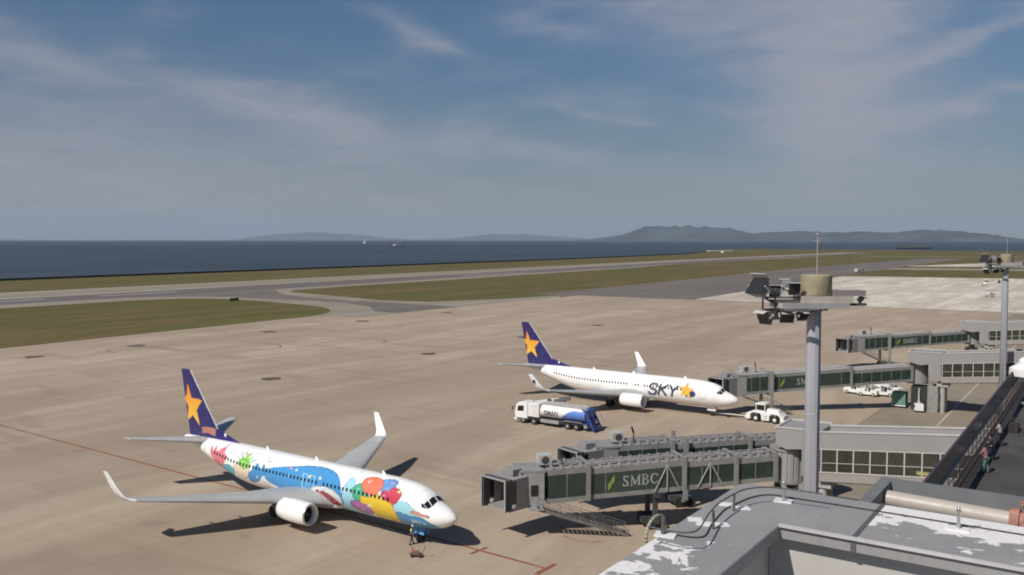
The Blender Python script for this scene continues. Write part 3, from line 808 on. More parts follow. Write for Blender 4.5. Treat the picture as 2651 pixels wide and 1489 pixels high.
def make_airliner(name, loc, rz, label, painter, banner, doorcol, winglet_mark):
    root = empty(name, loc, rz); tag(root, label, 'airliner', 'narrow-body airliners parked on the apron')
    fo = fuselage_mesh(root, painter)
    # cabin windows on both flanks, one object each
    win = None; xsw = []
    x = 8.3
    while x < 31.3:
        if not (14.9 < x < 15.1 or (painter is paint_plain and 16.4 < x < 17.0)): xsw.append(x)
        x += .508
    if painter is paint_sea: xsw = [6.3 + .508 * i for i in range(4)] + xsw
    for side in (-1, 1):
        pts = [fpt(12, a, .012, side) for a in (8, 12, 16, 17.5)]
        y_, z_ = fpt(12, 13, .012, side)[1:]
        tilt = math.atan2(z_ - 3.355, abs(y_))
        mbw = MB()
        oc = []
        for k in range(8):
            a = 2 * math.pi * (k + .5) / 8; oc.append((.125 * math.cos(a) * 1.02, .185 * math.sin(a) * 1.02))
        ring1 = [(p, side * -math.sin(tilt) * q, q * math.cos(tilt)) for p, q in oc]
        ring2 = [(p, side * (-math.sin(tilt) * q - .05), q * math.cos(tilt)) for p, q in oc]
        mbw.loft([ring2, ring1])
        first = None
        for xw in xsw:
            if first is None:
                first = mbw.build('cabin_window', BLACKG, root, loc=(-xw, y_, z_))
            else:
                yy, zz = fpt(xw, 13, .012, side)[1:]
                share(first, root, (-xw, yy, zz))
    # flight-deck windows: panes laid on the skin
    panes = [[(1.94, 54), (1.98, 87), (2.42, 87), (2.42, 60)], [(1.98, 51), (2.15, 33), (2.58, 37), (2.46, 56)], [(2.22, 31), (2.66, 25), (2.86, 35), (2.66, 37)]]
    for side in (-1, 1):
        for q in panes:
            g = MB(); n = 6; outer = []; inner = []
            for rows, off in ((outer, .018), (inner, -.03)):
                for i in range(n + 1):
                    u = i / n
                    for j in range(n + 1):
                        v = j / n
                        xx = (1 - u) * ((1 - v) * q[0][0] + v * q[1][0]) + u * ((1 - v) * q[3][0] + v * q[2][0])
                        tt = (1 - u) * ((1 - v) * q[0][1] + v * q[1][1]) + u * ((1 - v) * q[3][1] + v * q[2][1])
                        rows.append(fpt(xx, tt, off, side))
            fs = [(i * (n + 1) + j, i * (n + 1) + j + 1, (i + 1) * (n + 1) + j + 1, (i + 1) * (n + 1) + j) for i in range(n) for j in range(n)]
            g.add(outer, fs)
            g.build('flight_deck_window', BLACKG, root, smooth=True)
    # wings
    for s_ in (-1, 1):
        secs = [(s_ * 1.2, 13.4, 21.9, 1.95, .13, 0), (s_ * 1.9, 14.2, 21.95, 2.05, .13, 0), (s_ * 5.8, 17.0, 21.95, 2.55, .115, 0), (s_ * 11.5, 20.05, 23.25, 3.28, .11, 0), (s_ * 16.6, 22.75, 24.55, 3.95, .10, 5)]
        wg = wing_surface('wing', secs, GREYWING, root)
        wl = [(s_ * 16.6, 22.75, 24.55, 3.95, .10, 5), (s_ * 17.1, 23.1, 24.75, 4.10, .10, 35), (s_ * 17.4, 23.5, 24.95, 4.45, .09, 68), (s_ * 17.62, 24.1, 25.3, 5.1, .09, 82), (s_ * 17.95, 25.15, 25.85, 6.45, .08, 84)]
        w2 = wing_surface('winglet', wl, ACWHITE, root)
        if winglet_mark:
            MB().tube((-24.95, s_ * 17.70, 5.35), (-24.95, s_ * 17.86, 5.37), .26, n=12).build('winglet_emblem', mat('emblem_blue', (.03, .03, .12), .4), w2)
        # leading-edge strip and flap track fairings, spoiler panels
        for yy, xx, zz in ((4.2, 21.4, 2.2), (7.9, 21.9, 2.65), (11.3, 22.7, 3.1)):
            MB().loft([[(-(xx - 1.4 + 2.6 * k / 6), s_ * yy + .14 * math.sin(math.pi * min(k + .4, 6) / 6.6) * math.cos(t), zz - .02 + .19 * math.sin(math.pi * min(k + .4, 6) / 6.6) * math.sin(t)) for t in [2 * math.pi * i / 8 for i in range(8)]] for k in range(7)]).build('flap_fairing', GREYWING, wg, smooth=True)
        make_engine(root, s_ * 4.83)
        wing_surface('tailplane', [(s_ * .3, 33.2, 37.4, 4.95, .10, 0), (s_ * 1.0, 33.7, 37.6, 5.02, .10, 0), (s_ * 7.17, 38.0, 39.45, 5.75, .09, 0)], GREYWING, root)
        gear(root, 'main_gear', 19.8, s_ * 2.86, 2.1, .565, .40, .43, .12)
    # belly fairing
    MB().loft([[(-(12.6 + 10.8 * k / 10), math.cos(t) * 1.95 * math.sin(math.pi * (k + .3) / 10.6) ** .4, 1.75 + math.sin(t) * .72 * math.sin(math.pi * (k + .3) / 10.6) ** .4) for t in [2 * math.pi * i / 20 for i in range(20)]] for k in range(11)]).build('belly_fairing', ACWHITE, root, smooth=True)
    g = gear(root, 'nose_gear', 4.0, 0, 1.5, .36, .22, .2, .08)
    for s_ in (-1, 1): MB().box(-4.6, -3.3, s_ * .38 - .02, s_ * .38 + .02, .78, 1.5).build('gear_door', doorcol, g)
    # fin, dorsal fillet, antennas
    fin_mesh(root, banner)
    d = MB().add([(-28.6, 0, 5.36), (-32.2, -.16, 5.3), (-32.2, .16, 5.3), (-32.5, 0, 6.50), (-36.9, -.10, 5.2), (-36.9, .10, 5.2), (-31.0, 0, 5.84), (-29.6, 0, 5.52)],
                 [(0, 1, 3), (0, 3, 2), (1, 4, 3), (2, 3, 5), (0, 2, 1)]).build('dorsal_fillet', mat('tail_blue_paint', (.030, .022, .150), .3, vary=.05), root)
    MB().tube((-31.1, 0, 5.75), (-31.1, 0, 6.08), .17, n=10).build('dome_antenna', ACWHITE, root, smooth=True)
    for xx in (8.0, 16.8, 24.0):
        MB().prism([(-xx, 5.3), (-xx - .5, 5.3), (-xx - .55, 5.68), (-xx - .35, 5.68)], -.03, .03, 'y').build('blade_antenna', ACWHITE, root)
    MB().lathe([(.20, -38.0), (.17, -38.25), (.12, -38.3)], (0, 0, 4.87), 'x', 12).build('tail_exhaust', SILVER, root, smooth=True)
    return root

A1 = make_airliner('passenger_jet', (-45.0, 63.9, .02), R(-1.8), 'nearest airliner, painted with a blue wave and coloured balloons, blue tail with yellow star', paint_sea, True, mat('door_light_blue', (.10, .33, .62), .4), False)
A2 = make_airliner('passenger_jet', (-45.0, 137.6, .02), R(-2.0), 'white airliner lettered SKY on its side, parked behind the white and blue fuel truck', paint_plain, False, ACWHITE, True)

# ------------------------------------------------------------------ terminal, piers, boarding bridges
T_S = -6.7                                   # front of the terminal
def terminal():
    root = empty('terminal_building', (0, 0, 0)); tag(root, 'long terminal block with dark paved viewing deck on its roof, right edge of the picture', 'building')
    m = MB().box(T_S, 42, -60, 330, 0, 12.6); m.build('wall', CONCB, root)
    MB().box(T_S - .05, 42, -60, 330, 12.602, 13.0).build('deck_paving', DECK, root)
    MB().box(T_S - .35, T_S - .052, -60, 330, 12.4, 13.15).build('deck_kerb', FENCE, root)
    # facade windows, alike panes
    p = MB().box(-.04, .02, -1.35, 1.35, -1.1, 1.1).build('window', BLACKG, root, loc=(T_S - .03, -50, 6.6))
    for k in range(1, 100):
        y = -50 + k * 3.6
        if y > 320: break
        if any(abs(y - q) < 4.5 for q in (90.2, 163, 227)): continue
        share(p, root, (T_S - .03, y, 6.6))
    return root
terminal()

def deck_fence():
    y0, n, bay = 24.0, 84, 2.0
    root = empty('deck_fence', (T_S, y0, 13)); tag(root, 'tall dark fence with smoked top panels and lattice along the viewing deck edge', 'fence')
    post = MB().box(-.02, .02, -.03, .03, 0, 1.79).build('post', FENCE, root)
    pan = MB().box(-.015, .015, .012, bay - .012, 1.90, 2.998).build('smoked_panel', FPANEL, root)
    rail = MB().box(-.01, .09, .0, bay, 1.80, 1.88).build('rail', STEEL, root)
    cap = MB().box(-.06, .06, -.0, bay, 3.002, 3.05).build('cap_rail', mat('cap_rail_plum', (.07, .035, .055), .5), root)
    g = MB()
    for k in range(1, 6): g.box(-.006, .006, k * .333 - .025, k * .333 + .025, .12, 1.79)
    for k in range(4): g.box(-.010, -.0045, .03, bay - .03, .12 + k * .52, .20 + k * .52)
    lat = g.build('lattice', FENCE, root)
    for k in range(1, n):
        for o in (post, pan, rail, cap, lat): share(o, root, (0, k * bay, 0))
deck_fence()

def sl_(s, z0): return z0 + (s + 21.27) * .1007       # the fixed piers ramp down towards the stands
def pier(y0, label, k=1.0, wide=3.8, nwin=8, dz=0.0, hx=-25.3):
    root = empty('pier', (0, y0, 0)); tag(root, label, 'covered walkway', 'fixed walkways from the terminal to the boarding bridges')
    top = lambda s: sl_(s, 9.43) + dz; wt = lambda s: sl_(s, 7.80) + dz; wb = lambda s: sl_(s, 5.62) + dz; bt = lambda s: sl_(s, 4.66) + dz
    s0, s1 = -21.35, T_S - .4
    def band(name, za, zb, y_0, y_1, m, sa=s0, sb=s1):
        o = MB().hexa([(sa, y_0, za(sa)), (sb, y_0, za(sb)), (sb, y_1, za(sb)), (sa, y_1, za(sa)), (sa, y_0, zb(sa)), (sb, y_0, zb(sb)), (sb, y_1, zb(sb)), (sa, y_1, zb(sa))]).build(name, m, root); return o
    c = lambda f, d: (lambda s: f(s) + d)
    band('floor_slab', bt, c(wb, -.42), 0.15, wide - .15, CONCB)
    for yy in (0, wide - .14):
        band('lower_wall', c(bt, .12), c(wb, -.04), yy, yy + .14, mat('pier_wall_lower', (.30, .275, .25), .7, vary=.06))
        band('window_sill', c(wb, -.04), c(wb, .06), yy - .05, yy + .17, WALLL)
        band('upper_wall', wt, c(top, -.12), yy, yy + .14, WALLG)
        band('parapet_cap', c(top, -.118), top, yy - .06, yy + .26, WALLL)
        band('window_head', c(wt, -.08), c(wt, -.002), yy - .03, yy + .15, WALLL)
    band('roof', c(top, -.60), c(top, -.45), .142, wide - .142, ROOFG)
    # windows: panes between mullions
    step = 1.372
    mull = MB().add([(0, 0, 0)], []); 
    i = 0; s = -21.2
    while s < s1 - .2:
        h = wt(s) - wb(s) - .142
        for yy in (-.03, wide - .10):
            m_ = MB().box(-.05, .05, 0, .13, 0, h).build('mullion', WALLL, root, loc=(s, yy, wb(s) + .06))
        if s + step < s1:
            for yy in (.04, wide - .10):
                MB().hexa([(s + .052, yy, wb(s) + .07), (s + step - .052, yy, wb(s + step) + .055), (s + step - .052, yy + .03, wb(s + step) + .055), (s + .052, yy + .03, wb(s) + .07),
                           (s + .052, yy, wt(s) - .09), (s + step - .052, yy, wt(s + step) - .1), (s + step - .052, yy + .03, wt(s + step) - .1), (s + .052, yy + .03, wt(s) - .09)]).build('window_pane', PGLASS, root)
                MB().hexa([(s + .052, yy - .02, wb(s) + .86), (s + step - .052, yy - .02, wb(s + step) + .86), (s + step - .052, yy - .002, wb(s + step) + .86), (s + .052, yy - .002, wb(s) + .86),
                           (s + .052, yy - .02, wb(s) + .91), (s + step - .052, yy - .02, wb(s + step) + .91), (s + step - .052, yy - .002, wb(s + step) + .91), (s + .052, yy - .002, wb(s) + .91)]).build('window_bar', WALLL, root)
        s += step
    # handrail inside, one lit yellow strip as in the last bay
    MB().tube((s0 + .2, .5, wb(s0) + .35), (s1, .5, wb(s1) + .35), .04, n=6).build('handrail', WALLL, root)
    # closed head where the boarding bridges turn
    zt = top(-21.4); zb_ = bt(-21.4)
    MB().prism([(hx, zt - 1.7), (hx, zt - .13), (-21.36, zt - .05), (-21.36, zb_ + .4), (-22.9, zb_ + .4), (-22.9, zt - 1.9), (-24.3, zt - 2.1)], 0, wide + 1.0, 'y').build('head_wall', WALLG, root)
    MB().prism([(hx - .06, zt - .13), (hx - .06, zt - .02), (-21.36, zt + .05), (-21.36, zt - .05)], -.06, .2, 'y').build('parapet_cap', WALLL, root)
    MB().prism([(hx - .06, zt - .13), (hx - .06, zt - .02), (-21.36, zt + .05), (-21.36, zt - .05)], wide + .8, wide + 1.06, 'y').build('parapet_cap', WALLL, root)
    MB().box(hx - .08, hx + .18, .202, wide + .798, zt - .13, zt - .01).build('parapet_cap', WALLL, root)
    # supporting columns
    for sx, sy, r_ in ((-21.2, .9, .38), (-21.2, wide - .9, .38), (-9.0, 1.9, .45)):
        MB().tube((sx, sy, 0), (sx, sy, bt(sx) - .003), r_, n=14).build('column', CONCB, root, smooth='auto')
    MB().box(-25.6, -23.25, .9, wide - .4, .15, bt(-24.5) - .55).build('void_dark_box', mat('void_shade_black_green', (.022, .028, .026), .7), root)  # near-black box painted as the shaded void under the head
    MB().tube((-24.4, .5, 0), (-24.4, .5, 3.6), .12).tube((-24.9, .3, 0), (-24.4, .5, 1.9), .07).tube((-23.9, .3, 0), (-24.4, .5, 1.9), .07).build('stay_post', WALLL, root)
    MB().box(-23.2, -21.75, .25, wide - .2, 0, bt(-21.4) - .56).build('support_wall', mat('support_wall_grey', (.26, .25, .24), .8), root)
    MB().box(-21.748, -21.5, .3, wide - .25, .5, 3.2).build('service_door', DSTEEL, root)
    MB().box(-22.0, -20.4, .4, wide - .4, bt(-21.4) - .55, bt(-21.9) - .01).build('cross_beam', CONCB, root)
    return root
PGLASS = mat('clear_pier_glass', (.055, .060, .045), .08, vary=.3, vscale=.4, alpha=.55)
P1 = pier(88.3, 'nearest fixed walkway with pale window bars, directly behind the tall near light mast')
P2 = pier(161.0, 'middle fixed walkway with a row of square windows, beyond the parked white tow tractors', dz=0, hx=-26.0)
P3 = pier(224.9, 'farthest fixed walkway with flat dark roof, behind the thin far light mast', dz=.05, hx=-26.4)
lit = bpy.data.materials.new('lit_yellow_strip'); lit.use_nodes = True
lit.node_tree.nodes['Principled BSDF'].inputs['Base Color'].default_value = (.8, .7, .2, 1)
lit.node_tree.nodes['Principled BSDF'].inputs['Emission Color'].default_value = (1, .85, .25, 1)
lit.node_tree.nodes['Principled BSDF'].inputs['Emission Strength'].default_value = 1.6
for ch_s in (-13.1,):
    MB().box(ch_s - .3, ch_s + 1.45, .16, .24, sl_(ch_s, 5.62) + .16, sl_(ch_s, 5.62) + .46).build('lit_strip', lit, P1)

def serif_text(mb, txt, x0, z0, h, y, d, dirx):
    """raised lettering in the x-z plane, thick uprights and thin diagonals with serifs"""
    wds = {'S': .58, 'M': .95, 'B': .66, 'C': .74}; x = x0
    for ch in txt:
        wd = wds[ch] * h; T, t = .15 * h, .075 * h
        L = []
        if ch == 'M':
            L = [((.12, 0), (.12, 1), t), ((.12, 1), (.5, .1), T), ((.5, .1), (.88, 1), t), ((.88, 1), (.88, 0), T), ((0, .03), (.26, .03), t), ((.74, .03), (1, .03), t), ((0, .97), (.2, .97), t), ((.8, .97), (1, .97), t)]
        elif ch == 'B':
            L = [((.2, 0), (.2, 1), T), ((0, .97), (.6, .97), t), ((0, .03), (.68, .03), t), ((.2, .53), (.6, .53), t), ((.6, .97), (.8, .82), t), ((.8, .86), (.8, .68), T), ((.8, .68), (.6, .53), t), ((.62, .53), (.88, .38), t), ((.88, .42), (.88, .16), T), ((.88, .18), (.66, .03), t)]
        elif ch == 'C':
            L = [((.92, .95), (.92, .72), t), ((.9, .8), (.62, .97), t), ((.62, .97), (.36, .93), t), ((.36, .93), (.12, .68), T), ((.12, .72), (.12, .28), T), ((.12, .32), (.36, .07), T), ((.36, .07), (.64, .03), t), ((.64, .03), (.95, .2), t)]
        else:
            L = [((.88, .97), (.88, .75), t), ((.86, .8), (.62, .97), t), ((.62, .97), (.34, .95), t), ((.34, .95), (.14, .78), T), ((.14, .78), (.28, .6), T), ((.28, .6), (.74, .4), T), ((.74, .4), (.88, .22), T), ((.88, .22), (.68, .04), T), ((.68, .04), (.34, .03), t), ((.34, .03), (.08, .24), t), ((.08, .03), (.08, .28), t)]
        for a, b, sw in L:
            q = seg_quad((a[0] * wd, a[1] * h), (b[0] * wd, b[1] * h), sw)
            mb.prism([(dirx * (x + p), z0 + r_) for p, r_ in q], y, y + d, 'y')
        x += wd + .16 * h

def jet_bridge(loc, label, ang, zf0, slope, secs, cab_at, cab_rot, col_u, sign, stair=True, near=False, stair_to=None, hood=2.9, light_roof=False, rx=0.0):
    """local frame: +X from the rotunda along the tunnel, +Y is the flank the viewer sees"""
    root = empty('boarding_bridge', (loc[0], loc[1], 0), ang); tag(root, label, 'boarding bridge', 'grey boarding bridges beside the terminal')
    zf = lambda u: zf0 - slope * u
    fn = lambda u, v, w_: (u, v, zf(u) + w_)
    # rotunda
    r = 1.5
    m = MB()
    for k in range(36):
        a = 2 * math.pi * k / 36; rr = r + (.07 if k % 2 else 0)
        a2 = 2 * math.pi * (k + 1) / 36
        m.hexa([(.9 * math.cos(a), .9 * math.sin(a), zf0 - .1), (rr * math.cos(a), rr * math.sin(a), zf0 - .1), (rr * math.cos(a2), rr * math.sin(a2), zf0 - .1), (.9 * math.cos(a2), .9 * math.sin(a2), zf0 - .1),
                (.9 * math.cos(a), .9 * math.sin(a), zf0 + 2.65), (rr * math.cos(a), rr * math.sin(a), zf0 + 2.65), (rr * math.cos(a2), rr * math.sin(a2), zf0 + 2.65), (.9 * math.cos(a2), .9 * math.sin(a2), zf0 + 2.65)])
    m.v = [(p[0] + rx, p[1], p[2]) for p in m.v]; m.build('rotunda', mat('rotunda_curtain_grey', (.30, .29, .285), .5, vary=.08), root)
    MB().tube((rx, 0, zf0 + 2.655), (rx, 0, zf0 + 2.86), r + .15, n=28).build('rotunda_roof', BRIDGEROOF, root, smooth='auto')
    MB().tube((rx, 0, zf0 - .42), (rx, 0, zf0 - .105), r + .1, n=28).build('rotunda_floor', BRIDGEROOF, root, smooth='auto')
    MB().tube((rx, 0, 0), (rx, 0, zf0 - .43), .55, n=16).tube((rx, 0, 0), (rx, 0, .25), 1.1, n=16).build('rotunda_column', STEEL, root, smooth='auto')
    W0 = 2.35
    for i, (u0, u1, H, Wd, kind) in enumerate(secs):
        hw = Wd / 2
        b = MB(fn=fn)
        b.long_box(u0, u1, -hw, hw, 0, .22).long_box(u0, u1, -hw, hw, H - .20, H, 4)
        b.box(u0, u0 + .34, hw, hw + .16, -.05, H + .1).box(u0, u0 + .34, -hw - .16, -hw, -.05, H + .1).box(u0, u0 + .34, -hw - .16, hw + .16, H + .1, H + .26)
        for s_ in (-1, 1):
            y = s_ * hw; ya, yb = sorted((y, y - s_ * .10))
            b.box(u0, u1, ya, yb, .222, .42).box(u0, u1, ya, yb, H - .52, H - .202)
        so_ = b.build('tunnel_section', BRIDGE, root)
        # roof ribs
        rb = MB(fn=fn); u = u0 + .7
        if light_roof: rb.long_box(u0 + .4, u1, -hw, hw, H + .002, H + .10, 3)
        while u < u1 - .3 and not light_roof: rb.box(u, u + .16, -hw - .02, hw + .02, H + .002, H + .20); u += .92
        rb.tube((u0 + .4, -.5, H + .28), (u1, -.5, H + .28), .06, n=6).box(u0 + .4, u1, .35, .62, H + .203, H + .33)
        rb.build('roof_skin' if light_roof else 'roof_ribs', mat('pale_roof_skin', (.46, .43, .41), .5, vary=.1) if light_roof else mat('roof_rib_grey', (.27, .25, .25), .6, vary=.2), so_)['kind'] = 'stuff'
        # panes and posts
        n = max(2, round((u1 - u0 - .4) / 1.55)); st = (u1 - u0 - .36) / n
        for s_ in (-1, 1):
            for q in range(n):
                a = u0 + .36 + q * st
                y = s_ * (hw - .05)
                is_sign = (kind == 'sign' and s_ == 1 and 1 <= q <= n - 2)
                if is_sign and q > 1: continue
                e = a + st * ((n - 2) if is_sign else 1)
                ya, yb = sorted((y, y + s_ * .03))
                MB(fn=fn).box(a + .04, e - .04, ya, yb, .424, H - .524).build('sign_pane' if is_sign else 'glass_pane', GLASSS if is_sign else GLASSG, so_)
                MB(fn=fn).box(a - .035, a + .035, min(y, y + s_ * .07), max(y, y + s_ * .07), .424, H - .524).build('glazing_bar', mat('glazing_bar_grey', (.20, .215, .20), .5), so_)
                if is_sign and sign:
                    hh = (H - .95) * .52; z0 = .42 + (H - .95) * .26
                    t = MB(fn=fn); L = e - a
                    serif_text(t, 'SMBC', -(a + L * .72), z0, hh, y + .035, .02, -1)
                    # lime rising-band emblem to the left of the letters
                    t.build('sign_lettering', mat('sign_letter_grey', (.36, .39, .36), .5), so_)
                    x = -(e - .35)
                    g = MB(fn=fn)
                    ex = e - .25
                    g.prism([(ex, z0 - .25), (ex - .28, z0 + .05), (ex - .28, z0 + .62), (ex, z0 + .32)], y + .035, y + .06, 'y')
                    g.prism([(ex - .30, z0 + .22), (ex - .62, z0 + .55), (ex - .62, z0 + 1.12), (ex - .30, z0 + .79)], y + .035, y + .06, 'y')
                    g.build('sign_emblem', mat('sign_lime', (.22, .34, .05), .5), so_)
        if kind in ('truss', 'sign') and near:
            cu = [(u0 + .36 + u1) / 2] if kind == 'truss' else [u0 + (u1 - u0) * .20]
            for c_ in cu:
                for s_ in (-1, 1):
                    y = s_ * (hw + .09)
                    t = MB(fn=fn).tube((c_, y, H - .25), (c_, y, .2), .065, n=6).tube((c_, y, H - .25), (c_ - 1.2, y, .2), .06, n=6).tube((c_, y, H - .25), (c_ + 1.2, y, .2), .06, n=6)
                    t.build('truss_brace', FRAME, so_)
    # cab
    uc = cab_at; zc = zf(uc); H = secs[-1][2]
    link = MB(); hw = secs[-1][3] / 2
    link.prism([(uc - 1.4, -hw), (uc + .4, -hw - .1), (uc + 1.7, -hw * .6), (uc + 2.0, 0), (uc + 1.7, hw * .6), (uc + .4, hw + .1), (uc - 1.4, hw)], zc - .15, zc + H - .1, 'z')
    link.build('cab_rotunda', mat('cab_wall_grey', (.30, .29, .285), .5, vary=.1), root)
    MB().box(uc - 1.5, uc + .9, -hw - .1, hw + .1, zc + H - .098, zc + H + .10).build('cab_roof', BRIDGEROOF, root)
    cab = empty('cab', (uc + .3, 0, zc), cab_rot, root)
    cw = hood / 2; ch = 2.75; cl = 3.3
    cb = MB()
    cb.box(.3, cl, -cw, cw, -.12, .1)                      # floor
    cb.box(.3, cl, -cw, cw, ch - .14, ch)                  # roof
    cb.box(.3, cl - .9, -cw, -cw + .12, .102, ch - .142).box(.3, cl - .9, cw - .12, cw, .102, ch - .142)
    cbo = cb.build('cab_shell', mat('cab_wall_grey', (.30, .29, .285), .5), root)
    cbo.location = (uc + .3, 0, zc); cbo.rotation_euler.z = cab_rot
    bpy.data.objects.remove(cab)
    def incab(o): o.location = (uc + .3, 0, zc); o.rotation_euler.z = cab_rot; return o
    for q in ((cl - .898, cl - .3, -cw + .02, -cw + .10, .5, ch - .3), (cl - .898, cl - .3, cw - .10, cw - .02, .5, ch - .3), (.32, .4, -cw + .2, cw - .2, .6, 2.0)): incab(MB().box(*q).build('cab_window', BLACKG, root))
    # folding bellows hood
    hd = MB()
    for k in range(4):
        x = cl - .28 + k * .22; o = .04 * (k % 2)
        hd.box(x, x + .16, -cw - .02 - o, -cw + .16, .0, ch + .06 + o).box(x, x + .16, cw - .16, cw + .02 + o, .0, ch + .06 + o).box(x, x + .16, -cw + .162, cw - .162, ch - .10, ch + .06 + o)
    incab(hd.build('bellows_hood', mat('bellows_dark', (.10, .095, .09), .8, vary=.2), root))
    ft = MB().box(cl + .62, cl + .70, -cw - .1, -cw + .06, -.05, ch + .14).box(cl + .62, cl + .70, cw - .06, cw + .1, -.05, ch + .14).box(cl + .62, cl + .70, -cw + .062, cw - .062, ch + .0, ch + .14)
    incab(ft.build('hood_frame', FRAME, root))
    incab(MB().box(.9, 2.1, -.7, .7, ch + .003, ch + .62).build('roof_unit', BRIDGEROOF, root, bevel=.04))
    # roof air-conditioner box with round grille where the tunnel meets the cab
    ac = MB(fn=fn).box(uc - 2.3, uc - 1.1, -.6, .6, H + .29, H + 1.15).build('air_conditioner', mat('unit_beige_grey', (.42, .41, .40), .5), root)
    MB(fn=fn).lathe([(.01, .601), (.33, .601), (.36, .63), (.01, .63)], (uc - 1.7, 0, H + .72), 'y', 14).build('fan_grille', DSTEEL, ac)
    MB(fn=fn).tube((uc - 3.2, .7, H), (uc - 3.2, .7, H + 1.35), .07).tube((uc - 3.2, .7, H + 1.1), (uc - 2.9, .95, H + 1.75), .10).build('beacon_post', DSTEEL, root)
    if near:
        MB().box(uc - .75, uc - .1, hw + .13, hw + .19, zc + .95, zc + 1.9).build('side_window', BLACKG, root)
        MB().box(uc - 1.35, uc + .25, hw + .0, hw + .125, zc - .1, zc + H - .12).build('side_wall', mat('side_wall_grey', (.34, .335, .33), .5), root)
    # wheel carriage
    cu, = col_u
    z1 = zf(cu)
    fr = MB()
    for s_ in (-1, 1):
        if near: fr.box(cu - .2, cu + .2, s_ * 1.0 - .2, s_ * 1.0 + .2, .9, z1 - .41)
        else: fr.box(cu - .2, cu + .2, s_ * 1.72 - .18, s_ * 1.72 + .18, .9, z1 + 3.4)
    fr.box(cu - .25, cu + .25, -1.52, 1.52, .60, .898).box(cu - .3, cu + .3, -1.53, 1.53, z1 - .4, z1 - .06)
    fo = fr.build('lift_column', DSTEEL if near else STEEL, root)
    for s_ in (-1, 1):
        for e in (-.45, .45):
            wheel(MB(), cu + e, s_ * 1.1, .55, .55, .42).build('carriage_wheel', DARK, fo, smooth='auto')
    MB().box(cu - 1.1, cu + 1.1, -.6, .6, .45, .98).build('carriage_motor', DSTEEL, fo)
    # service stair down to the apron
    if stair:
        a = Vector((uc - .6, hw + .4, zc - .1)); b = Vector((uc - .6 - stair_to[0], hw + .4 + stair_to[1], .05))
        d = (b - a); n = 16; side = Vector((-d.y, d.x, 0)).normalized() * .48
        tr = MB()
        for k in range(n + 1):
            p = a + d * k / n; q = p + d * .5 / n
            tr.hexa([tuple(p - side), tuple(Vector((q.x, q.y, p.z)) - side), tuple(Vector((q.x, q.y, p.z)) + side), tuple(p + side),
                     tuple(p - side + Vector((0, 0, .05))), tuple(Vector((q.x, q.y, p.z + .05)) - side), tuple(Vector((q.x, q.y, p.z + .05)) + side), tuple(p + side + Vector((0, 0, .05)))])
        sto = MB()
        for s_ in (-1, 1):
            o = side * s_ * 1.05
            sto.hexa([tuple(a + o - Vector((0, 0, .16))), tuple(b + o - Vector((0, 0, .05))), tuple(b + o * 1.08 - Vector((0, 0, .05))), tuple(a + o * 1.08 - Vector((0, 0, .16))),
                      tuple(a + o + Vector((0, 0, .14))), tuple(b + o + Vector((0, 0, .22))), tuple(b + o * 1.08 + Vector((0, 0, .22))), tuple(a + o * 1.08 + Vector((0, 0, .14)))])
        so_ = sto.build('stair', mat('stair_steel', (.17, .155, .145), .6, vary=.2), root); tr.build('treads', DSTEEL, so_)
        for s_ in (-1, 1):
            o = side * s_ * 1.1; hr = MB()
            for hgt in (.55, 1.0): hr.tube(tuple(a + o + Vector((0, 0, hgt))), tuple(b + o + Vector((0, 0, hgt))), .028, n=5)
            for k in range(0, n + 1, 2): p = a + d * k / n + o; hr.tube(tuple(p), tuple(p + Vector((0, 0, 1.0))), .022, n=5)
            hr.build('stair_railing', MATS['stair_steel'], so_)
        lp = MB().box(a.x - .55, a.x + .75, hw + .12, hw + 1.1, zc - .16, zc - .08).build('landing', STEEL, root)
        wl = wheel(MB(), b.x + .3, b.y, .22, .22, .12).build('stair_wheel', DARK, so_, smooth='auto')
    return root

A0 = math.atan2(-.691, -.724)
S1 = [(1.35, 5.3, 2.45, 2.4, 'glass'), (5.3, 10.4, 2.62, 2.62, 'truss'), (10.4, 19.6, 2.85, 2.84, 'sign'), (19.6, 23.6, 3.1, 3.06, 'glass')]
def cab_local(world_heading): return world_heading - A0
B1 = jet_bridge((-24.9, 90.0), 'nearest boarding bridge, with big green SMBC panel, just beyond the grey roof', A0, 4.32, .062, S1, 25.3, cab_local(R(-101)), (13.2,), True, True, True, (8.3, .5), rx=-.3)
S2 = [(1.35, 6.4, 2.45, 2.4, 'glass'), (6.4, 14.6, 2.7, 2.62, 'truss'), (14.6, 20.9, 2.95, 2.84, 'glass')]
B2 = jet_bridge((-25.3, 98.6), 'second boarding bridge, ribbed roof with square fan unit, right behind the SMBC bridge', A0, 4.42, .045, S2, 21.8, cab_local(R(-112)), (13.5,), False, False, False)
S3 = [(.2, 10.5, 2.45, 2.4, 'glass'), (10.5, 24.1, 2.85, 2.65, 'sign'), (24.1, 28.6, 3.1, 2.95, 'glass')]
B3 = jet_bridge((-26.0, 162.7), 'boarding bridge docked at the white SKY airliner, behind the large tow tractor', A0, 4.55, .055, S3, 29.4, cab_local(R(-110)), (24.0,), True, True, False, (7.5, .5), light_roof=True, rx=-1.3)
S4 = [(.2, 9.2, 2.45, 2.4, 'glass'), (9.2, 18.6, 2.8, 2.65, 'sign'), (18.6, 24.6, 3.1, 2.95, 'glass')]
B4 = jet_bridge((-25.5, 227.0), 'farthest boarding bridge, standing free with no aircraft, cab over the empty apron', A0, 5.05, .062, S4, 25.6, cab_local(R(-112)), (18.7,), True, True, False, (7.0, .5), light_roof=True, rx=-1.3)

